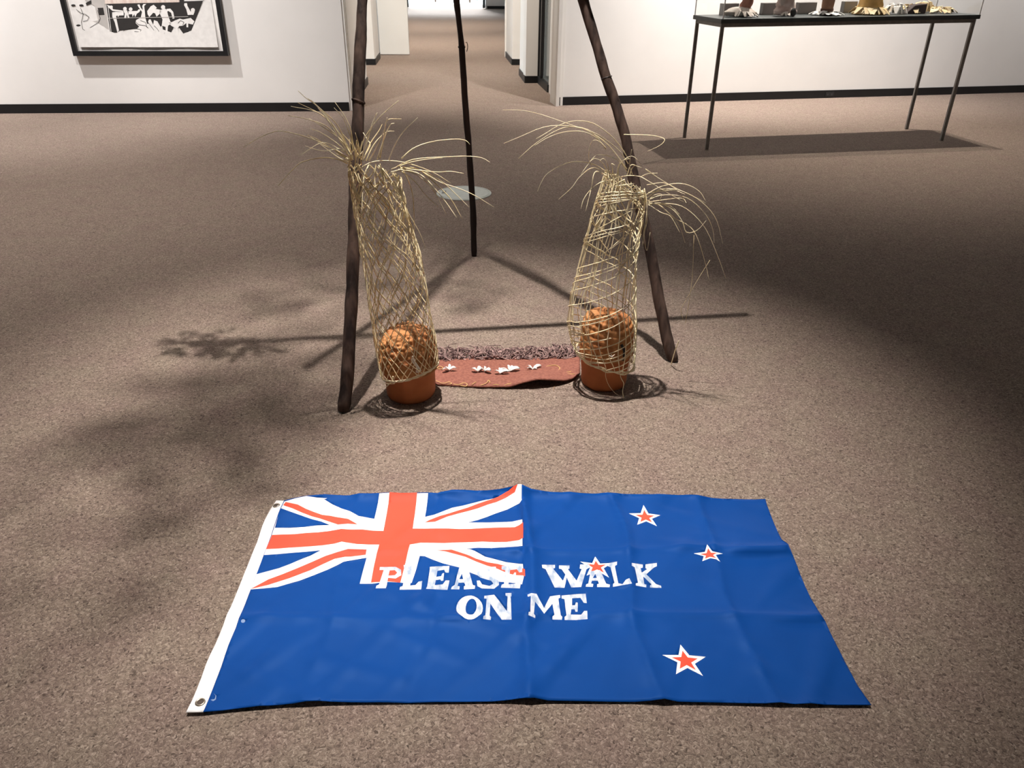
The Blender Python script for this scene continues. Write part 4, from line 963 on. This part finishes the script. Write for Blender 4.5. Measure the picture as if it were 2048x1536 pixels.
crumple(e, c+Vector((-.01, .01, .003)), [(.03, 0), (.075, .012), (.08, .04), (.06, .07), (.06, .12), (.05, .2), (.01, .21)], M_pk, 'folded_upper', 12, .02, (1.3, .8)); ruffle(e, c, .06, 14, .05, .04, M_pw, 'torn_edge', 6)
t0 = ont(1585, .2); b = MB(); b.lathe([(.001, -.03), (.026, -.026), (.034, -.012), (.036, .01), (.03, .026), (.001, .03)], 24, lambda a, r, z, i: (t0.x+r*math.cos(a)*.75+z*.3, t0.y-.0+z*.8, t0.z+.037+r*math.sin(a)))
o = b.build('black_toe', M_bk, smooth=True); o.parent = e; o.matrix_parent_inverse = Matrix.Translation(-e.location)
e, c = piece_root(1652, .38, 'boot_sculpture', 'brown hide boot sculpture with torn white base at the centre of the display table', 'sculpture')
crumple(e, c+Vector((0, .0, .003)), [(.055, 0), (.052, .05), (.054, .12), (.058, .22), (.02, .23)], M_bw, 'shaft', 15, .006); ruffle(e, c, .055, 30, .10, .03, M_wf, 'torn_base', 9)
crumple(e, c+Vector((0, 0, .0015)), [(.057, 0), (.056, .04), (.057, .055), (.05, .056)], mat('dark_brown_hide', (.16, .075, .045), .75), 'ankle_band', 15, .006)
e, c = piece_root(1738, .42, 'fleece_sculpture', 'large golden fleecy sculpture spreading wide on the display table', 'sculpture')
crumple(e, c+Vector((0, .02, .003)), [(.15, 0), (.125, .03), (.105, .08), (.10, .16), (.09, .26), (.02, .27)], M_yw, 'fleece_body', 21, .022); ruffle(e, c, .11, 46, .09, .06, M_yl, 'frayed_hem', 11)
c2 = ont(1787, .4); ruffle(e, c2, .04, 22, .07, .09, M_wf, 'white_tuft', 13)
e, c = piece_root(1846, .45, 'fibre_sculpture', 'low pile of golden fibres around a dark brown block, rightmost on the display table', 'sculpture')
b = MB(); p = ont(1810, .36, .001); q = ont(1851, .36, .001); d = q-p; n3 = Vector((-d.y, d.x, 0)).normalized()*.10
b.v = [tuple(v) for v in (p, q, q+n3, p+n3, p+d*.42+Vector((0, 0, .075)), q+Vector((0, 0, .085)), q+n3+Vector((0, 0, .085)), p+n3+d*.42+Vector((0, 0, .075)))]
for f_ in ([3, 2, 1, 0], [4, 5, 6, 7], [0, 1, 5, 4], [1, 2, 6, 5], [2, 3, 7, 6], [3, 0, 4, 7]): b.face(f_)
o = bevel(b.build('dark_block', mat('dark_brown_block', (.065, .042, .038), .7)), .008); o.parent = e; o.matrix_parent_inverse = Matrix.Translation(-e.location)
cA = ont(1818, .52); ruffle(e, cA, .05, 26, .08, .08, M_yl, 'golden_fibre', 17); cB = ont(1880, .45); ruffle(e, cB, .06, 34, .08, .05, M_yl, 'golden_fibre', 19)
cC = ont(1846, .62); ruffle(e, cC, .05, 20, .07, .10, M_yl, 'golden_fibre', 23)
